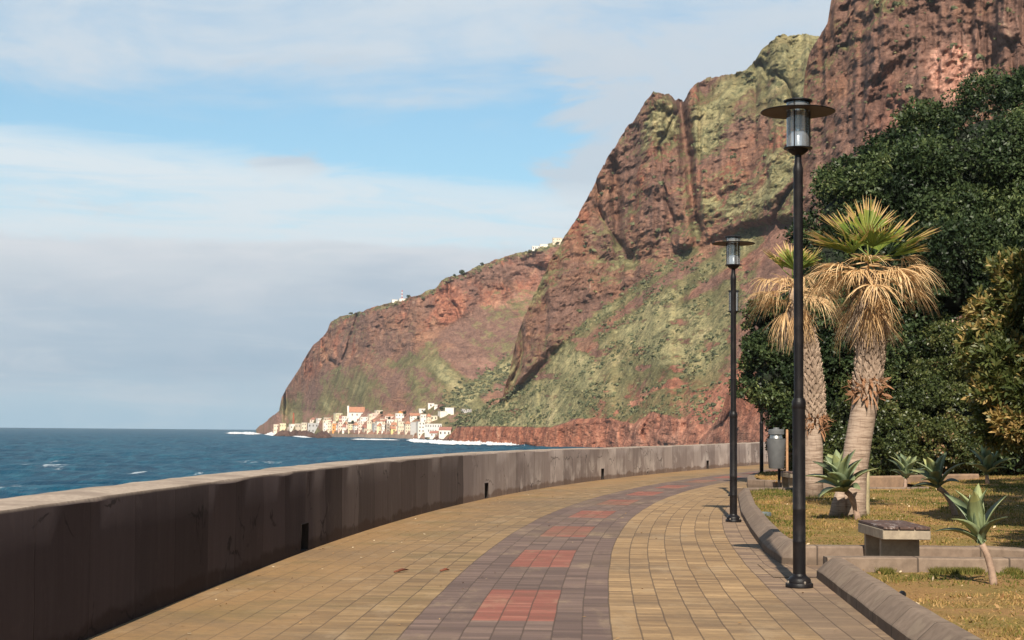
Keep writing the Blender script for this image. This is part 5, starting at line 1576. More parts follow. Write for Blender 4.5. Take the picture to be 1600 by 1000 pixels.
FR_GREEN = mat_frond('frond_green', [(0.0, (0.050, 0.085, 0.016)), (0.45, (0.13, 0.19, 0.030)), (0.75, (0.26, 0.28, 0.05)), (0.92, (0.42, 0.33, 0.09)), (1.0, (0.55, 0.36, 0.16))])
FR_DRY = mat_frond('frond_dry', [(0.0, (0.18, 0.100, 0.048)), (0.3, (0.44, 0.275, 0.130)), (0.65, (0.70, 0.475, 0.245)), (1.0, (0.84, 0.62, 0.37))])
FR_OLD = mat_frond('frond_old', [(0.0, (0.10, 0.075, 0.055)), (0.4, (0.24, 0.175, 0.125)), (0.8, (0.42, 0.31, 0.22)), (1.0, (0.58, 0.44, 0.32))])


def fan_frond(name, parent, c, azm, el, pet, L, nseg, spread, droop, mat, rng, rnd0, curl=0.0, tipdry=0.0, hub_drop=0.0, join=0.42):
    a = np.array([math.cos(azm) * math.cos(el), math.sin(azm) * math.cos(el), math.sin(el)])
    s = np.cross(a, [0, 0, 1.0]); s /= np.linalg.norm(s) + 1e-9
    nrm = np.cross(s, a)
    c = np.array(c, float)
    mb = MB()
    hub = c + a * pet + np.array([0, 0, -hub_drop])
    mb.tube([c, c + a * pet * 0.55 + np.array([0, 0, -0.3 * hub_drop]), hub], [0.018, 0.013, 0.010], 5)
    nf = len(mb.f)
    R = [rnd0] * nf
    T = [0.0, 0.25, join, 0.65, 0.85, 1.0]
    for k in range(nseg):
        f = (k + 0.5) / nseg * 2 - 1
        ph = f * spread + rng.normal(0, 0.02)
        d = a * math.cos(ph) + s * math.sin(ph) + nrm * (0.10 + 0.25 * f * f * (1 - curl))
        d /= np.linalg.norm(d)
        l = L * (0.78 + 0.22 * math.cos(ph)) * rng.uniform(0.86, 1.08)
        q = np.cross(d, nrm); q /= np.linalg.norm(q) + 1e-9
        wmax = 2 * math.sin(spread / nseg) * l * join * (1.05 - 0.45 * curl)
        dr = droop * rng.uniform(0.75, 1.3)
        sw_ = rng.normal(0, 0.06 + 0.12 * curl, 2)
        pts = []
        for t_ in T:
            p = hub + d * l * (t_ - 0.18 * dr * t_ ** 2.4) + np.array([0, 0, -1.0]) * dr * l * t_ ** 2.2 * 0.75 + (q * sw_[0] + nrm * sw_[1]) * l * t_ ** 2
            wv_ = wmax * (t_ / join if t_ < join else (1 - (t_ - join) / (1 - join)) ** 0.8) * 0.5 + 0.0012
            fold = nrm * wv_ * (0.35 if k % 2 else -0.35)
            pts.append((p - q * wv_ + fold, p + q * wv_ - fold))
        b0 = len(mb.v)
        for x, y in pts: mb.v += [tuple(x), tuple(y)]
        rr_ = rnd0 + rng.normal(0, 0.10)
        for j in range(len(T) - 1):
            mb.f.append((b0 + 2 * j, b0 + 2 * j + 1, b0 + 2 * j + 3, b0 + 2 * j + 2))
            R.append(rr_ + tipdry * max(0, T[j + 1] - 0.55) * 2.2)
    return mesh_np(name, np.array(mb.v), mb.f, mat, parent, attrs={'rnd': (np.clip(R, 0, 1), 'FACE', 'FLOAT')})


def mat_trunk():
    m, t = new_mat('palm_trunk')
    obj = t.n('ShaderNodeTexCoord').outputs['Object']
    rg_ = t.noise(t.mapv(obj, (2.2, 2.2, 26)), 1.5, 5, 0.6); n2 = t.noise(t.mapv(obj, (9, 9, 2.0)), 2.0, 5, 0.6); n3 = t.noise(obj, 40, 4, 0.6)
    col = t.ramp(rg_, [(0.3, (0.155, 0.105, 0.076)), (0.5, (0.315, 0.235, 0.180)), (0.7, (0.42, 0.325, 0.255))])
    col = t.mix(t.smooth(n2, 0.5, 0.75, 0, 0.6), col, (0.13, 0.09, 0.065))
    finish(t, col, 0.9, t.math('ADD', rg_, t.math('MULTIPLY', n3, 0.4)), 0.7, 0.02, spec=0.15)
    return m


M['trunk'] = mat_trunk()
M['boot'] = mat_stone('palm_boots', (0.40, 0.30, 0.225), (0.25, 0.18, 0.135), (0.13, 0.09, 0.065), 12)
M['fibre'] = mat_stone('palm_fibre', (0.33, 0.165, 0.085), (0.20, 0.11, 0.065), (0.11, 0.07, 0.045), 14)


def palm(label, base_px, d, trunk_px, boot_px, collar_px, crown_px, nscale, rng, n_green, n_mid, n_skirt, greens=None, split=False):
    B = Pt(*base_px, d); B = Vector((B.x, d, gz((B.x, d)) - 0.04))
    e = empty('palm_tree', B, 0, label, 'palm')
    s = d / FPX
    L = lambda x, y: Pt(x, y, d) - B
    mb = MB()
    pts = [L(x, y) for x, y, r in trunk_px]; pts[0].z = -0.05
    mb.tube(pts, [r * s for _, _, r in trunk_px], 20)
    mb.build('trunk', M['trunk'], e, True)
    # old leaf bases, criss-crossed round the upper trunk
    mb = MB()
    bp = [(L(x, y), r * s) for x, y, r in boot_px]
    mb.tube([p for p, r in bp], [r * 0.86 for p, r in bp], 16)
    nrow = int((bp[-1][0] - bp[0][0]).length / 0.075)
    for i in range(nrow):
        f = i / nrow * (len(bp) - 1); k = int(f); g = f - k
        c = bp[k][0].lerp(bp[k + 1][0], g); r = bp[k][1] * (1 - g) + bp[k + 1][1] * g
        nk = 11
        for j in range(nk):
            a = 2 * math.pi * (j + 0.5 * (i % 2)) / nk + rng.normal(0, 0.08)
            for sgn in (-1, 1):
                o_ = Vector((math.cos(a), math.sin(a), 0)); tn = Vector((-math.sin(a), math.cos(a), 0))
                ln = rng.uniform(0.08, 0.15); wv_ = rng.uniform(0.030, 0.050); ot = rng.uniform(-0.02, 0.025)
                p0 = c + o_ * r * 0.86; ax_ = (Vector((0, 0, 1)) + tn * sgn * 0.55 + o_ * 0.30).normalized(); sd = ax_.cross(o_).normalized()
                tip = p0 + ax_ * ln + o_ * ot
                mb.add([p0 - sd * wv_, p0 + sd * wv_, tip + sd * wv_ * 0.55, tip - sd * wv_ * 0.55, p0 - sd * wv_ * 0.6 + o_ * 0.03, p0 + sd * wv_ * 0.6 + o_ * 0.03, tip + sd * wv_ * 0.4 + o_ * 0.02, tip - sd * wv_ * 0.4 + o_ * 0.02],
                       [(4, 5, 6, 7), (0, 1, 5, 4), (1, 2, 6, 5), (2, 3, 7, 6), (3, 0, 4, 7)])
    mb.build('leaf_bases', M['boot'], e)
    mb = MB()
    cx, cy, cr = collar_px; c = L(cx, cy)
    for i in range(170):
        a = rng.uniform(0, 2 * math.pi); o_ = Vector((math.cos(a), math.sin(a), 0)); tn = Vector((-math.sin(a), math.cos(a), 0))
        r = cr * s; z = rng.uniform(-0.20, 0.16); ln = rng.uniform(0.06, 0.26); dn = rng.uniform(-1.3, 0.9)
        p0 = c + o_ * r * 0.82 + Vector((0, 0, z)); ax_ = (o_ * rng.uniform(0.2, 0.8) + Vector((0, 0, dn)) + tn * rng.normal(0, 0.3)).normalized(); sd = ax_.cross(o_ + Vector((0, 0, 0.01))).normalized(); wv_ = rng.uniform(0.006, 0.026)
        mid = p0 + ax_ * ln * 0.6 + o_ * 0.015; tip = p0 + ax_ * ln
        mb.add([p0 - sd * wv_, p0 + sd * wv_, mid + sd * wv_, mid - sd * wv_, tip + sd * wv_ * 0.3, tip - sd * wv_ * 0.3], [(0, 1, 2, 3), (3, 2, 4, 5)])
    mb.build('fibre_collar', M['fibre'], e)
    C0 = L(crown_px[0], crown_px[1])
    ns = nscale
    for (gaz, gel, gl, gt) in (greens or []):
        fan_frond('green_frond', e, C0 + Vector((0, 0, rng.uniform(-0.05, 0.1))), gaz, gel, 0.28 * ns * (1 if gt == 0 else 1.2), gl * ns, 34, 1.35 if gt == 0 else 0.95, 0.10, FR_GREEN, rng, rng.uniform(0.30, 0.55), 0.0, 0.75, 0.0, 0.6)
    for i in range(n_mid):                       # withered fronds arching out
        a = 2 * math.pi * (i + rng.uniform(-0.35, 0.35)) / n_mid
        el = rng.uniform(-0.20, 0.42)
        fan_frond('dry_frond', e, C0 + Vector((0, 0, rng.uniform(-0.28, 0.0))), a, el, rng.uniform(0.34, 0.60) * ns, rng.uniform(0.50, 0.72) * ns, 30, rng.uniform(0.85, 1.2), rng.uniform(0.45, 1.10), FR_DRY, rng, rng.uniform(0.45, 0.8), 0.7, 0.0, rng.uniform(0.0, 0.12) * ns)
    for i in range(n_mid // 3 + 1):              # broken ones hanging lower
        a = rng.uniform(0, 2 * math.pi)
        fan_frond('dry_frond', e, C0 + Vector((0, 0, rng.uniform(-0.5, -0.2))), a, rng.uniform(-0.9, -0.4), rng.uniform(0.22, 0.38) * ns, rng.uniform(0.40, 0.58) * ns, 22, 0.75, rng.uniform(0.6, 1.1), FR_DRY, rng, rng.uniform(0.30, 0.7), 0.9, 0.0, rng.uniform(0.05, 0.2) * ns)
    for i in range(n_skirt):                     # dead skirt round the trunk
        a = 2 * math.pi * (i + rng.uniform(-0.4, 0.4)) / n_skirt * 2.0
        fan_frond('skirt_frond', e, C0 + Vector((0.08 * math.cos(a), 0.08 * math.sin(a), rng.uniform(-0.48, -0.10) * ns)), a, rng.uniform(-1.45, -1.05), rng.uniform(0.14, 0.30) * ns, rng.uniform(0.40, 0.60) * ns, 18, 0.42, rng.uniform(0.15, 0.5), FR_OLD if rng.random() < 0.55 else FR_DRY, rng, rng.uniform(0.25, 0.65), 1.0, 0.0, 0.05)
    if split:                                    # split flake of the trunk foot
        mb = MB(); p0 = L(1303, 806); p0.z = -0.05; p1 = L(1309, 762); p1 = p1 + Vector((0.02, -0.18, 0)); p0 = p0 + Vector((0, -0.24, 0))
        mb.tube([p0, p0.lerp(p1, 0.5), p1], [0.16, 0.13, 0.07], 8); mb.build('trunk_flake', M['trunk'], e, True)
    return e


pr = np.random.default_rng(17)
palm('palm with leaning smooth trunk, green crown and long skirt of dry fronds, beside the agave', (1327, 806), 29.0,
     [(1327, 806, 28), (1329, 790, 24), (1333, 745, 21), (1341, 690, 20.5), (1350, 640, 20), (1355, 605, 20), (1360, 540, 17), (1362, 470, 15), (1359, 425, 11)],
     [(1355, 612, 21), (1359, 570, 21.5), (1362, 530, 21), (1362, 490, 18)], (1356, 606, 27), (1357, 408), 1.22, pr, 7, 24, 40,
     greens=[(1.75, 1.42, 0.66, 1), (-1.5, 0.55, 0.55, 0), (3.0, 0.42, 0.80, 0), (2.7, 0.70, 0.74, 0), (-2.7, 0.2, 0.72, 0), (0.10, 0.42, 0.90, 1), (0.5, 0.75, 0.78, 0), (2.2, 0.95, 0.72, 0), (-0.35, 0.18, 0.60, 1), (-1.7, -0.15, 0.40, 0)], split=True)
palm('palm half hidden behind the nearest lamp post, with a smaller crown', (1270, 781), 36.4,
     [(1270, 781, 17), (1270, 740, 15.5), (1271, 690, 15), (1272, 655, 15), (1266, 600, 14), (1258, 540, 13), (1245, 480, 11), (1240, 450, 8)],
     [(1272, 652, 18), (1269, 600, 17.5), (1262, 550, 17), (1255, 515, 15)], (1274, 660, 19), (1240, 440), 1.18, pr, 4, 17, 32,
     greens=[(1.7, 1.15, 0.62, 0), (-1.5, 0.85, 0.6, 0), (3.0, 0.75, 0.62, 0), (0.2, 0.8, 0.6, 0)])

# ================================================================ AGAVES
AG = mat_leaf('agave_leaf', [(0.0, (0.095, 0.130, 0.075)), (0.5, (0.180, 0.225, 0.125)), (0.8, (0.255, 0.295, 0.140)), (1.0, (0.36, 0.37, 0.15))], 0.42, 0.4, 0.12)
M['agave_stem'] = mat_stone('agave_stem', (0.36, 0.25, 0.185), (0.24, 0.165, 0.125), (0.13, 0.09, 0.07), 22)


def agave(label, rosette_px, base_px, d, size, tilt, n, rng, stem_r=0.045, ctl=None, leaf_w=1.0, group=None, el0=0.30):
    B = Pt(*base_px, d); B = Vector((B.x, d, gz((B.x, d)) - 0.02))
    e = empty('agave', B, 0, label, 'plant', group)
    C0 = Pt(*rosette_px, d) - B
    mb = MB()
    mid = (Pt(*ctl, d) - B) if ctl else C0 * 0.5
    pts = [Vector((0, 0, -0.05)).lerp(mid, k / 5) * (1 - k / 5) + mid.lerp(C0, k / 5) * (k / 5) for k in range(6)]
    pts[0] = Vector((0, 0, -0.05))
    mb.tube(pts, [stem_r * (1.15 - 0.25 * k / 5) * (1 + 0.06 * (k % 2)) for k in range(6)], 10)
    st = mb.build('stem', M['agave_stem'], e, True)
    ax_ = Vector(tilt).normalized(); s1 = ax_.cross(Vector((0.3, 1, 0.1))).normalized(); s2 = ax_.cross(s1)
    mb = MB(); R = []
    for i in range(n):
        f = i / (n - 1)                          # 0 outer .. 1 inner
        a = i * 2.39996 + rng.normal(0, 0.12)
        el = el0 + (1.38 - el0) * f ** 0.85 + rng.normal(0, 0.08)
        o_ = (s1 * math.cos(a) + s2 * math.sin(a)); d0 = (o_ * math.cos(el) + ax_ * math.sin(el)).normalized()
        sd = ax_.cross(o_).normalized(); up_ = sd.cross(d0).normalized()
        if up_.dot(ax_) < 0: up_ = -up_
        Lf = size * (0.85 + 0.25 * math.sin(f * 3.0)) * rng.uniform(0.88, 1.1)
        W = 0.36 * Lf * leaf_w
        bend = rng.uniform(0.02, 0.26) * (1 - f)
        root = C0 + ax_ * (0.07 * f * size)
        b0 = len(mb.v); K = 9
        for k in range(K):
            t_ = k / (K - 1)
            wv_ = W * (0.50 + 2.0 * t_ - 0.2 * t_ ** 2) * (1 - t_) ** 0.85 * 0.70 if k < K - 1 else 0.002
            p = root + d0 * Lf * t_ - up_ * bend * Lf * t_ ** 2.2 * 0.9 + up_ * 0.08 * Lf * math.sin(t_ * 3.1)
            cup = up_ * wv_ * 0.42
            th_ = up_ * 0.018 * (1 - t_) * size
            mb.v += [tuple(p - sd * wv_ + cup), tuple(p - sd * wv_ * 0.5 + cup * 0.25), tuple(p), tuple(p + sd * wv_ * 0.5 + cup * 0.25), tuple(p + sd * wv_ + cup), tuple(p - th_ * 1.6)]
        rr_ = rng.uniform(0.2, 0.8)
        for k in range(K - 1):
            q = b0 + 6 * k
            for (u_, v_) in ((0, 1), (1, 2), (2, 3), (3, 4), (4, 5), (5, 0)):
                mb.f.append((q + u_, q + v_, q + 6 + v_, q + 6 + u_)); R.append(rr_ + (0.2 if k > K - 4 else 0))
    o = mesh_np('rosette', np.array(mb.v), mb.f, AG, e, smooth=True, attrs={'rnd': (np.clip(R, 0, 1), 'FACE', 'FLOAT')})
    return e


ar = np.random.default_rng(23)
def dof(px, py): return on_lawn(px, py).y
agave('agave with broad grey-green rosette on a curved stem before the leaning palm trunk', (1322, 768), (1341, 811), dof(1341, 813), 0.66, (-0.35, -0.15, 1), 20, ar, 0.05, (1337, 776), 0.9, None, 0.12)
agave('small stemless looking agave at the stone edging of the hedge', (1415, 748), (1414, 755), dof(1414, 762), 0.62, (0.05, -0.15, 1), 18, ar, 0.045, None, 0.85, None, 0.40)
agave('agave on a leaning stem in the middle of the lawn, partly in shade', (1466, 762), (1494, 802), dof(1494, 806), 0.62, (-0.25, -0.1, 1), 14, ar, 0.05, (1486, 772), 0.8, None, 0.25)
agave('nearest agave, with few upright pointed leaves on a leaning stem right of the bench', (1534, 850), (1553, 911), dof(1553, 913), 0.54, (-0.22, -0.05, 1), 11, ar, 0.034, (1551, 878), 0.72, None, 0.62)
agave('dim agave in the deep shade under the hedge, left of the golden shrub', (1542, 742), (1543, 756), 43.0, 0.75, (0, -0.2, 1), 14, ar, 0.05, None, 0.8, None, 0.35)
agave('dim agave in the deep shade at the foot of the golden shrub', (1490, 690), (1492, 740), 46.0, 0.6, (-0.1, -0.2, 1), 12, ar, 0.05) if False else None

# ================================================================ STREET LAMPS
def mat_black(name, rough=0.42):
    m, t = new_mat(name)
    obj = t.n('ShaderNodeTexCoord').outputs['Object']
    n1 = t.noise(obj, 170, 3, 0.6); n2 = t.noise(obj, 6, 5, 0.6)
    col = t.mix(t.smooth(n2, 0.45, 0.7), (0.008, 0.007, 0.008), (0.018, 0.015, 0.015))
    finish(t, col, rough, n1, 0.55, 0.003, spec=0.22)
    return m


M['black'] = mat_black('black_paint')
M['shade_in'] = simple_mat('shade_underside', (0.085, 0.064, 0.050), 0.7, 0.2, 4)
M['silver'] = simple_mat('silver', (0.80, 0.80, 0.80), 0.22, 0.1, 20, 0.05, 0.002, 1.0)
M['bolt'] = simple_mat('bolt_steel', (0.42, 0.36, 0.30), 0.5, 0.4, 40, 0.2, 0.002, 0.8)
m, t = new_mat('lamp_glass')
gl = t.n('ShaderNodeBsdfGlossy', {'Color': (1, 1, 1), 'Roughness': 0.06})
tp = t.n('ShaderNodeBsdfTransparent', {'Color': (0.90, 0.92, 0.93)})
fr = t.n('ShaderNodeFresnel', {'IOR': 1.5})
dfg = t.n('ShaderNodeBsdfDiffuse', {'Color': (0.55, 0.56, 0.58)})
mx0 = t.n('ShaderNodeMixShader', {0: 0.22, 1: tp.outputs[0], 2: dfg.outputs[0]})
mx = t.n('ShaderNodeMixShader', {0: t.math('ADD', fr.outputs[0], 0.04), 1: mx0.outputs[0], 2: gl.outputs[0]})
t.n('ShaderNodeOutputMaterial', {'Surface': mx.outputs[0]})
M['glass'] = m


def lamp_proto():
    e = empty('street_lamp', (0, 0, 0))
    mb = MB(); mb.lathe([(0.142, 0.0), (0.142, 0.030), (0.135, 0.040), (0.120, 0.045), (0.118, 0.075), (0.105, 0.092), (0.075, 0.110), (0.0665, 0.13)], 36)
    fl = mb.build('base_flange', M['black'], e, True, sharp=35)
    for k in range(4):
        a = math.pi / 4 + k * math.pi / 2 - 0.5; x, y = 0.127 * math.cos(a), 0.127 * math.sin(a)
        mb = MB(); mb.lathe([(0.013, 0.038), (0.013, 0.056), (0.008, 0.062)], 6, (x, y, 0)); mb.build('bolt', M['bolt'], fl)
    mb = MB(); mb.lathe([(0.066, 0.12), (0.066, 0.44), (0.0675, 0.445), (0.0675, 0.452), (0.066, 0.457), (0.066, 0.76), (0.0675, 0.765), (0.0675, 0.772), (0.066, 0.777), (0.0655, 1.77), (0.066, 1.775)], 32)
    mb.build('lower_pole', M['black'], e, True, sharp=40)
    mb = MB(); mb.lathe([(0.067, 1.77), (0.073, 1.785), (0.073, 1.83), (0.066, 1.85), (0.053, 1.875)], 32); mb.build('collar', M['black'], e, True, sharp=35)
    mb = MB(); mb.lathe([(0.050, 1.85), (0.0495, 4.13), (0.0525, 4.15), (0.0525, 4.19), (0.043, 4.225), (0.036, 4.26), (0.035, 4.34)], 28); mb.build('upper_pole', M['black'], e, True, sharp=35)
    mb = MB(); mb.lathe([(0.036, 4.325), (0.060, 4.335), (0.098, 4.365), (0.112, 4.385), (0.150, 4.392), (0.152, 4.402), (0.118, 4.408)], 32); mb.build('lantern_base', M['black'], e, True, sharp=35)
    mb = MB(); mb.lathe([(0.118, 4.405), (0.118, 4.865)], 40, cap=False); mb.build('glass_cylinder', M['glass'], e, True)
    mb = MB(); mb.lathe([(0.070, 4.405), (0.070, 4.565), (0.066, 4.572), (0.045, 4.574)], 28); rf = mb.build('reflector', M['silver'], e, True, sharp=35)
    mb = MB()
    for k in range(9):
        z = 4.595 + k * 0.022; mb.lathe([(0.040, z), (0.076, z + 0.004), (0.077, z + 0.008), (0.040, z + 0.012)], 24, cap=False)
    mb.lathe([(0.028, 4.57), (0.028, 4.80)], 14)
    mb.build('louvre', M['silver'], e, True, sharp=35)
    for k in range(3):
        a = k * 2 * math.pi / 3 + 0.05; x, y = 0.128 * math.cos(a), 0.128 * math.sin(a)
        mb = MB(); mb.tube([(x, y, 4.37), (x, y, 4.905)], 0.006, 6); mb.build('rod', M['black'], e)
    mb = MB(); mb.lathe([(0.125, 4.786), (0.26, 4.778), (0.388, 4.767), (0.392, 4.769), (0.390, 4.774), (0.26, 4.785), (0.125, 4.794), (0.125, 4.786)], 56, cap=False)
    sh = mb.build('disc_shade', M['black'], e, True, sharp=35)
    mb = MB(); mb.lathe([(0.124, 4.7825), (0.26, 4.7745), (0.380, 4.7642)], 56, cap=False); mb.build('underside', M['shade_in'], sh, True)
    mb = MB(); mb.lathe([(0.110, 4.845), (0.120, 4.868), (0.150, 4.876), (0.150, 4.888), (0.120, 4.896), (0.02, 4.905)], 36); mb.build('top_cap', M['black'], e, True, sharp=35)
    return e


def copy_tree(o, parent=None):
    c = o.copy(); COL.objects.link(c)
    if parent is not None: c.parent = parent
    for ch in list(o.children): copy_tree(ch, c)
    return c


lp = lamp_proto()
LAMPS = [((1249, 917), 'nearest and tallest looking black lamp post, at the bench bay corner', 1.0), ((1146, 815), 'second black lamp post, at the kerb before the far curve of the path', 1.0),
         ((1146.5, 775.5), 'third black lamp post, almost hidden behind the second one', 1.0), ((1190, 747.5), 'farthest black lamp post, its lantern hidden in the tree beside the litter bin', 1.0)]
for i, ((px, py), lab, k) in enumerate(LAMPS):
    o = lp if i == 0 else copy_tree(lp)
    g = G(px, py, 0.0); o.location = (g.x, g.y, 0.0)
    o.scale = (1.0, 1.0, (Pt(1248, 154.5, G(1249, 917).y).z) / 4.905)
    o.rotation_euler.z = 0.7 * i
    tag(o, lab, 'street lamp', 'black street lamps along the promenade')
    if i == 2:                                   # this one has lost its disc
        for ch in list(o.children):
            if ch.name.startswith('disc_shade'):
                for q in list(ch.children): bpy.data.objects.remove(q)
                bpy.data.objects.remove(ch)

# ================================================================ BENCHES
def mat_wood(name, a, b_, scale=1.0):
    m, t = new_mat(name)
    obj = t.n('ShaderNodeTexCoord').outputs['Object']
    g_ = t.noise(t.mapv(obj, (26, 1.6, 26)), 1.2 * scale, 6, 0.65); n2 = t.noise(obj, 7, 6, 0.7, 0.6); n3 = t.noise(t.mapv(obj, (5, 2, 5)), 1.6, 8, 0.75)
    col = t.mix(t.smooth(g_, 0.35, 0.65), a, b_)
    col = t.mix(t.smooth(n3, 0.56, 0.62, 0, 0.75), col, (0.36, 0.31, 0.29))
    finish(t, col, 0.75, t.math('ADD', g_, n2), 0.5, 0.006, spec=0.3)
    return m


M['board'] = mat_wood('dark_boards', (0.060, 0.036, 0.030), (0.125, 0.075, 0.058))


def bench(label, x, y, rz=0.0):
    e = empty('bench', (x, y, 0.0), rz, label, 'bench', 'concrete and wood benches')
    W_, D_, zt = 0.54, 1.40, 0.525
    mb = MB(); mb.box((0, D_ / 2, zt - 0.075), (W_, D_, 0.115), 0, 0.008); mb.build('slab', M['bench_concrete'], e)
    for k in range(3):
        mb = MB(); mb.box((-W_ / 3 + k * W_ / 3, D_ / 2 - 0.005, zt), (W_ / 3 - 0.010, D_ + 0.03, 0.034), 0, 0.005); mb.build('board', M['board'], e)
    for yy in (0.31, D_ - 0.24):
        mb = MB(); mb.box((-0.015, yy, 0.195), (0.44, 0.085, 0.39), 0, 0.005); mb.build('leg', M['bench_concrete'], e)
    return e


gb = Pt(1417, 826, 18.55)
bench('concrete bench with worn dark boards in the paved bay beside the nearest lamp', gb.x, 18.55, -0.01)
gb2 = Pt(1232, 752, 44.2)
bench('second bench half hidden behind the nearest lamp post and beside the litter bin', gb2.x + 0.1, kB_end[1] + 3.4, 0.05)

# ================================================================ LITTER BIN, STAKES, SMALL THINGS
M['bin'] = simple_mat('bin_grey', (0.115, 0.118, 0.122), 0.55, 0.2, 5, 0.15, 0.004, 0.0)
M['steel'] = simple_mat('bin_steel', (0.45, 0.44, 0.42), 0.35, 0.3, 8, 0.1, 0.003, 0.85)
M['stake'] = mat_stone('stake_wood', (0.42, 0.24, 0.13), (0.30, 0.165, 0.09), (0.17, 0.10, 0.06), 12)
M['post_wood'] = mat_stone('post_wood', (0.36, 0.305, 0.185), (0.25, 0.22, 0.13), (0.14, 0.13, 0.075), 12)
db = 43.5; pb = Pt(1213, 755, db); sb = db / FPX
e = empty('litter_bin', (pb.x, db, 0.0), 0, 'grey litter bin with lid on a post between the lamp and the left palm', 'litter bin')
zb = Pt(1213, 732, db).z; zt_ = Pt(1213, 686, db).z; zl0 = Pt(1213, 678, db).z; zl1 = Pt(1213, 671, db).z
mb = MB(); mb.lathe([(11.0 * sb, zb), (11.8 * sb, zb + 0.02), (15 * sb, zt_), (15.6 * sb, zt_ + 0.01), (14 * sb, zt_ + 0.015)], 28); mb.build('body', M['bin'], e, True, sharp=35)
mb = MB(); mb.lathe([(10.5 * sb, zt_ + 0.012), (9.0 * sb, zl0 - 0.0)], 24); mb.build('neck', M['steel'], e, True, sharp=35)
mb = MB(); mb.lathe([(12.5 * sb, zl0 - 0.01), (12.5 * sb, zl1 - 0.02), (11.5 * sb, zl1), (5 * sb, zl1 + 0.01), (4.5 * sb, zl1 + 0.05), (0.2 * sb, zl1 + 0.055)], 28); mb.build('lid', M['bin'], e, True, sharp=35)
mb = MB(); mb.box((0.12, 0.27, zt_ / 2 + 0.05), (0.07, 0.07, zt_ + 0.1), 0, 0.008); mb.build('post', M['black'], e)
mb = MB(); mb.box((0.10, 0.13, (zb + zt_) / 2), (0.14, 0.22, 0.06)); mb.build('bracket', M['black'], e)
def stake(name, px, y0, y1, wpx, d, mat, label, lean=0.0, z0=None):
    b_ = Pt(px, y0, d); top = Pt(px, y1, d); h_ = top.z - b_.z; s_ = d / FPX
    mb = MB(); w_ = wpx * s_
    mb.tube([(0, 0, -0.15), (lean * 0.5, 0, h_ * 0.5), (lean, 0, h_ - 0.02), (lean, 0, h_)], [w_ / 2, w_ / 2 * 0.97, w_ / 2 * 0.95, w_ / 2 * 0.7], 10)
    o = mb.build(name, mat, None, True, loc=(b_.x, d, b_.z), sharp=45)
    return tag(o, label, 'stake')
dS = kB_end[1] + 2.6
stake('wooden_stake', 1230, 760, 671, 4.2, G(1230, 760, 0.1).y, M['stake'], 'thin orange-brown wooden stake beside the litter bin')
stake('wooden_post', 1353, 804, 736, 11.5, on_lawn(1353, 804).y, M['post_wood'], 'short weathered wooden post right of the leaning palm trunk', 0.01)
g = on_lawn(1192, 806)
mb = MB(); mb.lathe([(0.15, -0.05), (0.15, 0.045), (0.145, 0.062), (0.12, 0.068), (0.115, 0.055), (0.02, 0.052)], 28)
M['fix'] = simple_mat('fixture_grey', (0.12, 0.145, 0.15), 0.6, 0.3, 20)
o = mb.build('lawn_light', M['fix'], None, True, loc=(g.x, g.y, g.z), sharp=40); tag(o, 'low round grey ground light in the grass behind the second lamp', 'ground light')
g = on_lawn(1408, 945)
e = empty('spot_light', (g.x, g.y, g.z), 0.5, 'small black spotlight in the grass behind the near kerb', 'spotlight')
mb = MB(); mb.tube([(0, 0, -0.05), (0, 0, 0.05)], 0.012, 8); mb.build('spike', M['black'], e)
mb = MB(); mb.tube([(-0.05, -0.03, 0.05), (-0.02, -0.012, 0.065), (0.045, 0.03, 0.09), (0.05, 0.033, 0.092)], [0.028, 0.034, 0.034, 0.028], 12); mb.build('head', M['black'], e, True, sharp=40)
# stone edging at the hedge foot
pts = [on_lawn(x, y) for x, y in ((1352, 758), (1380, 757), (1410, 755.5), (1440, 754), (1470, 752), (1500, 750), (1530, 749))]
ed = sweep('stone_edging', dens([(p.x, p.y) for p in pts], 0.6), [(0, -0.1), (0, 0.42), (-0.03, 0.46), (-0.25, 0.46), (-0.28, 0.42), (-0.28, -0.1)], M['edging'])
tag(ed, 'low reddish stone edging along the foot of the hedge', 'edging')
# dry leaves and stalks on the paving
M['dryleaf'] = simple_mat('dry_leaf', (0.20, 0.065, 0.035), 0.8, 0.4, 30)
def twig(px0, py0, px1, py1, label):
    a, b_ = G(px0, py0, 0.012), G(px1, py1, 0.012); mid = (a + b_) / 2 + Vector((0.01, 0.03, 0.012))
    mb = MB(); mb.tube([Vector((0, 0, 0)), mid - a, b_ - a], [0.010, 0.016, 0.004], 6)
    o = mb.build('dry_stalk', M['dryleaf'], None, True, loc=a); tag(o, label, 'stalk')
twig(616, 893.5, 638, 890, 'longer reddish dry stalk lying on the yellow paving near the wall')
twig(688, 891.8, 702, 890.5, 'shorter reddish dry stalk at the edge of the purple paving band')
r_ = np.random.default_rng(3)
k = 420
sd = r_.uniform(9, 46, k); uq = np.where(r_.random(k) < 0.5, r_.beta(1.0, 5.0, k) * 5.0, r_.uniform(0.1, 6.0, k))
sq = np.array([s_of_d(q) for q in sd]); xx, yy = off_pt(sq, uq)
P_ = np.stack([xx, yy, np.full(k, 0.006)], -1)
V, F = quads(P_, np.tile([0, 0, 1.0], (k, 1)) + 0.25 * r_.normal(size=(k, 3)), r_.uniform(0.008, 0.026, k), r_, 0.6)
V[:, 2] = np.maximum(V[:, 2], 0.002)
LIT = mat_leaf('leaf_litter', [(0.0, (0.14, 0.08, 0.04)), (0.5, (0.36, 0.22, 0.10)), (1.0, (0.62, 0.50, 0.34))], 0.8, 0.2, 0.0)
k2 = 700
ld2 = r_.uniform(11.5, 40, k2); lx2 = np.interp(ld2, ld, LX[:, 0]) + 0.1 + r_.random(k2) * (0.22 * ld2)
okb = ~((ld2 > yA - 0.3) & (ld2 < yB + 0.4)); ld2, lx2 = ld2[okb], lx2[okb]; k2 = len(ld2)
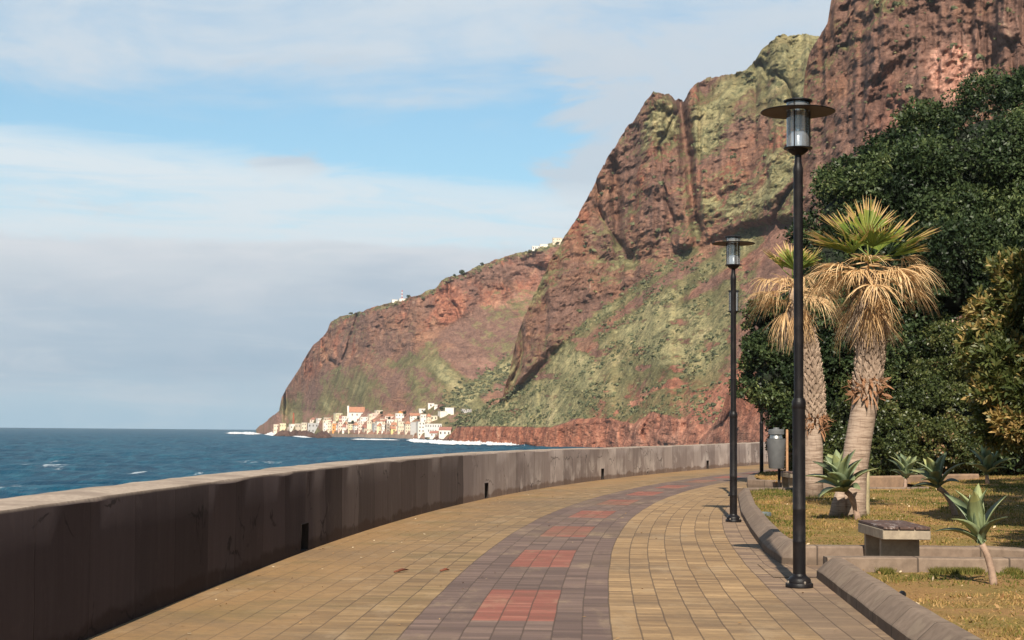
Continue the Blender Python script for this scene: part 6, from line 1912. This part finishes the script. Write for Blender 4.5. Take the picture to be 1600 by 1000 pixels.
V2, F2 = quads(np.stack([lx2, ld2, lawn_z(lx2, ld2) + 0.03], -1), np.tile([0, 0, 1.0], (k2, 1)) + 0.5 * r_.normal(size=(k2, 3)), r_.uniform(0.012, 0.034, k2), r_, 0.55)
F = np.vstack([F, F2 + len(V)]); V = np.vstack([V, V2]); k = k + k2
o = mesh_np('leaf_litter', V, F, LIT, attrs={'rnd': (r_.random(k), 'FACE', 'FLOAT')}); tag(o, 'tiny dry leaves and grit strewn over the paving and the lawn', 'leaf litter', kind='stuff')

# ================================================================ GRASS
GR = mat_leaf('grass', [(0.0, (0.070, 0.085, 0.018)), (0.30, (0.16, 0.145, 0.036)), (0.55, (0.31, 0.205, 0.075)), (0.8, (0.45, 0.285, 0.125)), (1.0, (0.30, 0.135, 0.065))], 0.8, 0.15, 0.25)
gr = np.random.default_rng(41)
n = 190000
gd = 10 + 46 * gr.random(n) ** 1.9
gl_ = np.interp(gd, ld, LX[:, 0])
gxr = gl_ + 0.02 + gr.random(n) ** 1.25 * np.minimum(3 + gd * 0.32, 17 - 0.1 * gd)
keep = (gxr < 0.36 * gd + 1.0)
bare = fbm(gxr * 0.8, gd * 0.8, 0, 4, 0.6, 400)
front = sstep(18.5, 14, gd)
keep &= gr.random(n) < np.clip(1.9 - 2.4 * bare - 0.35 * front + 0.25, 0.12, 1)
gd, gxr, bare, front = gd[keep], gxr[keep], bare[keep], front[keep]
n = len(gd)
z = lawn_z(gxr, gd)
clump = fbm(gxr * 2.6, gd * 2.6, 0, 3, 0.6, 405)
hgt = gr.uniform(0.008, 0.026, n) * (0.7 + 1.3 * sstep(0.50, 0.72, clump)) * (1 + 0.7 * (gd > 26)) * (1.0 + 0.5 * (0.6 - bare))
a = gr.uniform(0, 2 * np.pi, n); wv_ = gr.uniform(0.004, 0.008, n) * (1 + gd / 30)
lx, ly = gr.normal(0, 0.022, n), gr.normal(0, 0.022, n)
b0_ = np.stack([gxr, gd, z - 0.004], -1); sdv = np.stack([np.cos(a), np.sin(a), 0 * a], -1) * wv_[:, None]
V = np.stack([b0_ - sdv, b0_ + sdv, b0_ + np.stack([lx, ly, hgt], -1)], 1).reshape(-1, 3)
F = np.arange(3 * n).reshape(-1, 3)
gcol = np.clip(0.36 + 1.1 * (fbm(gxr * 0.5, gd * 0.35, 0, 4, 0.6, 410) - 0.5) * 1.6 + 0.30 * front + gr.normal(0, 0.17, n), 0, 1)
o = mesh_np('grass', V, F, GR, attrs={'rnd': (gcol, 'FACE', 'FLOAT')}); tag(o, 'short patchy half dry grass of the planting beds', 'grass', kind='stuff')
# green tufts at the kerb feet
n = 9000
q = gr.random(n); px_ = 4.0 + q * 2.4; pd = yA - 0.32 - np.abs(gr.normal(0, 0.10, n))
msk = fbm(px_ * 1.6, 0, 0, 3, 0.6, 420) > 0.45
px_, pd = px_[msk], pd[msk]; n = len(px_)
z = lawn_z(px_, pd); hgt = gr.uniform(0.03, 0.085, n); a = gr.uniform(0, 6.28, n); b0_ = np.stack([px_, pd, z - 0.004], -1); sdv = np.stack([np.cos(a), np.sin(a), 0 * a], -1) * 0.006
V = np.stack([b0_ - sdv, b0_ + sdv, b0_ + np.stack([gr.normal(0, 0.03, n), gr.normal(0, 0.03, n), hgt], -1)], 1).reshape(-1, 3)
o = mesh_np('grass_tufts', V, np.arange(3 * n).reshape(-1, 3), GR, attrs={'rnd': (np.clip(gr.normal(0.22, 0.14, n), 0, 1), 'FACE', 'FLOAT')}); tag(o, 'greener tufts of grass along the foot of the kerb', 'grass', kind='stuff')

# ================================================================ HAZE
m = bpy.data.materials.new('haze_air'); m.use_nodes = True
t = NT(m.node_tree)
vol = t.n('ShaderNodeVolumePrincipled', {'Color': (0.86, 0.90, 0.96, 1), 'Density': HAZE_D if 'HAZE_D' in globals() else 0.00008, 'Anisotropy': 0.2})
t.n('ShaderNodeOutputMaterial', {'Volume': vol.outputs[0]})
mb = MB(); HZ = 560.0
mb.box((0, 0, (HZ - 10.0) / 2), (10400, 10400, HZ + 10.0))
o = mb.build('haze', m); tag(o, kind='stuff')
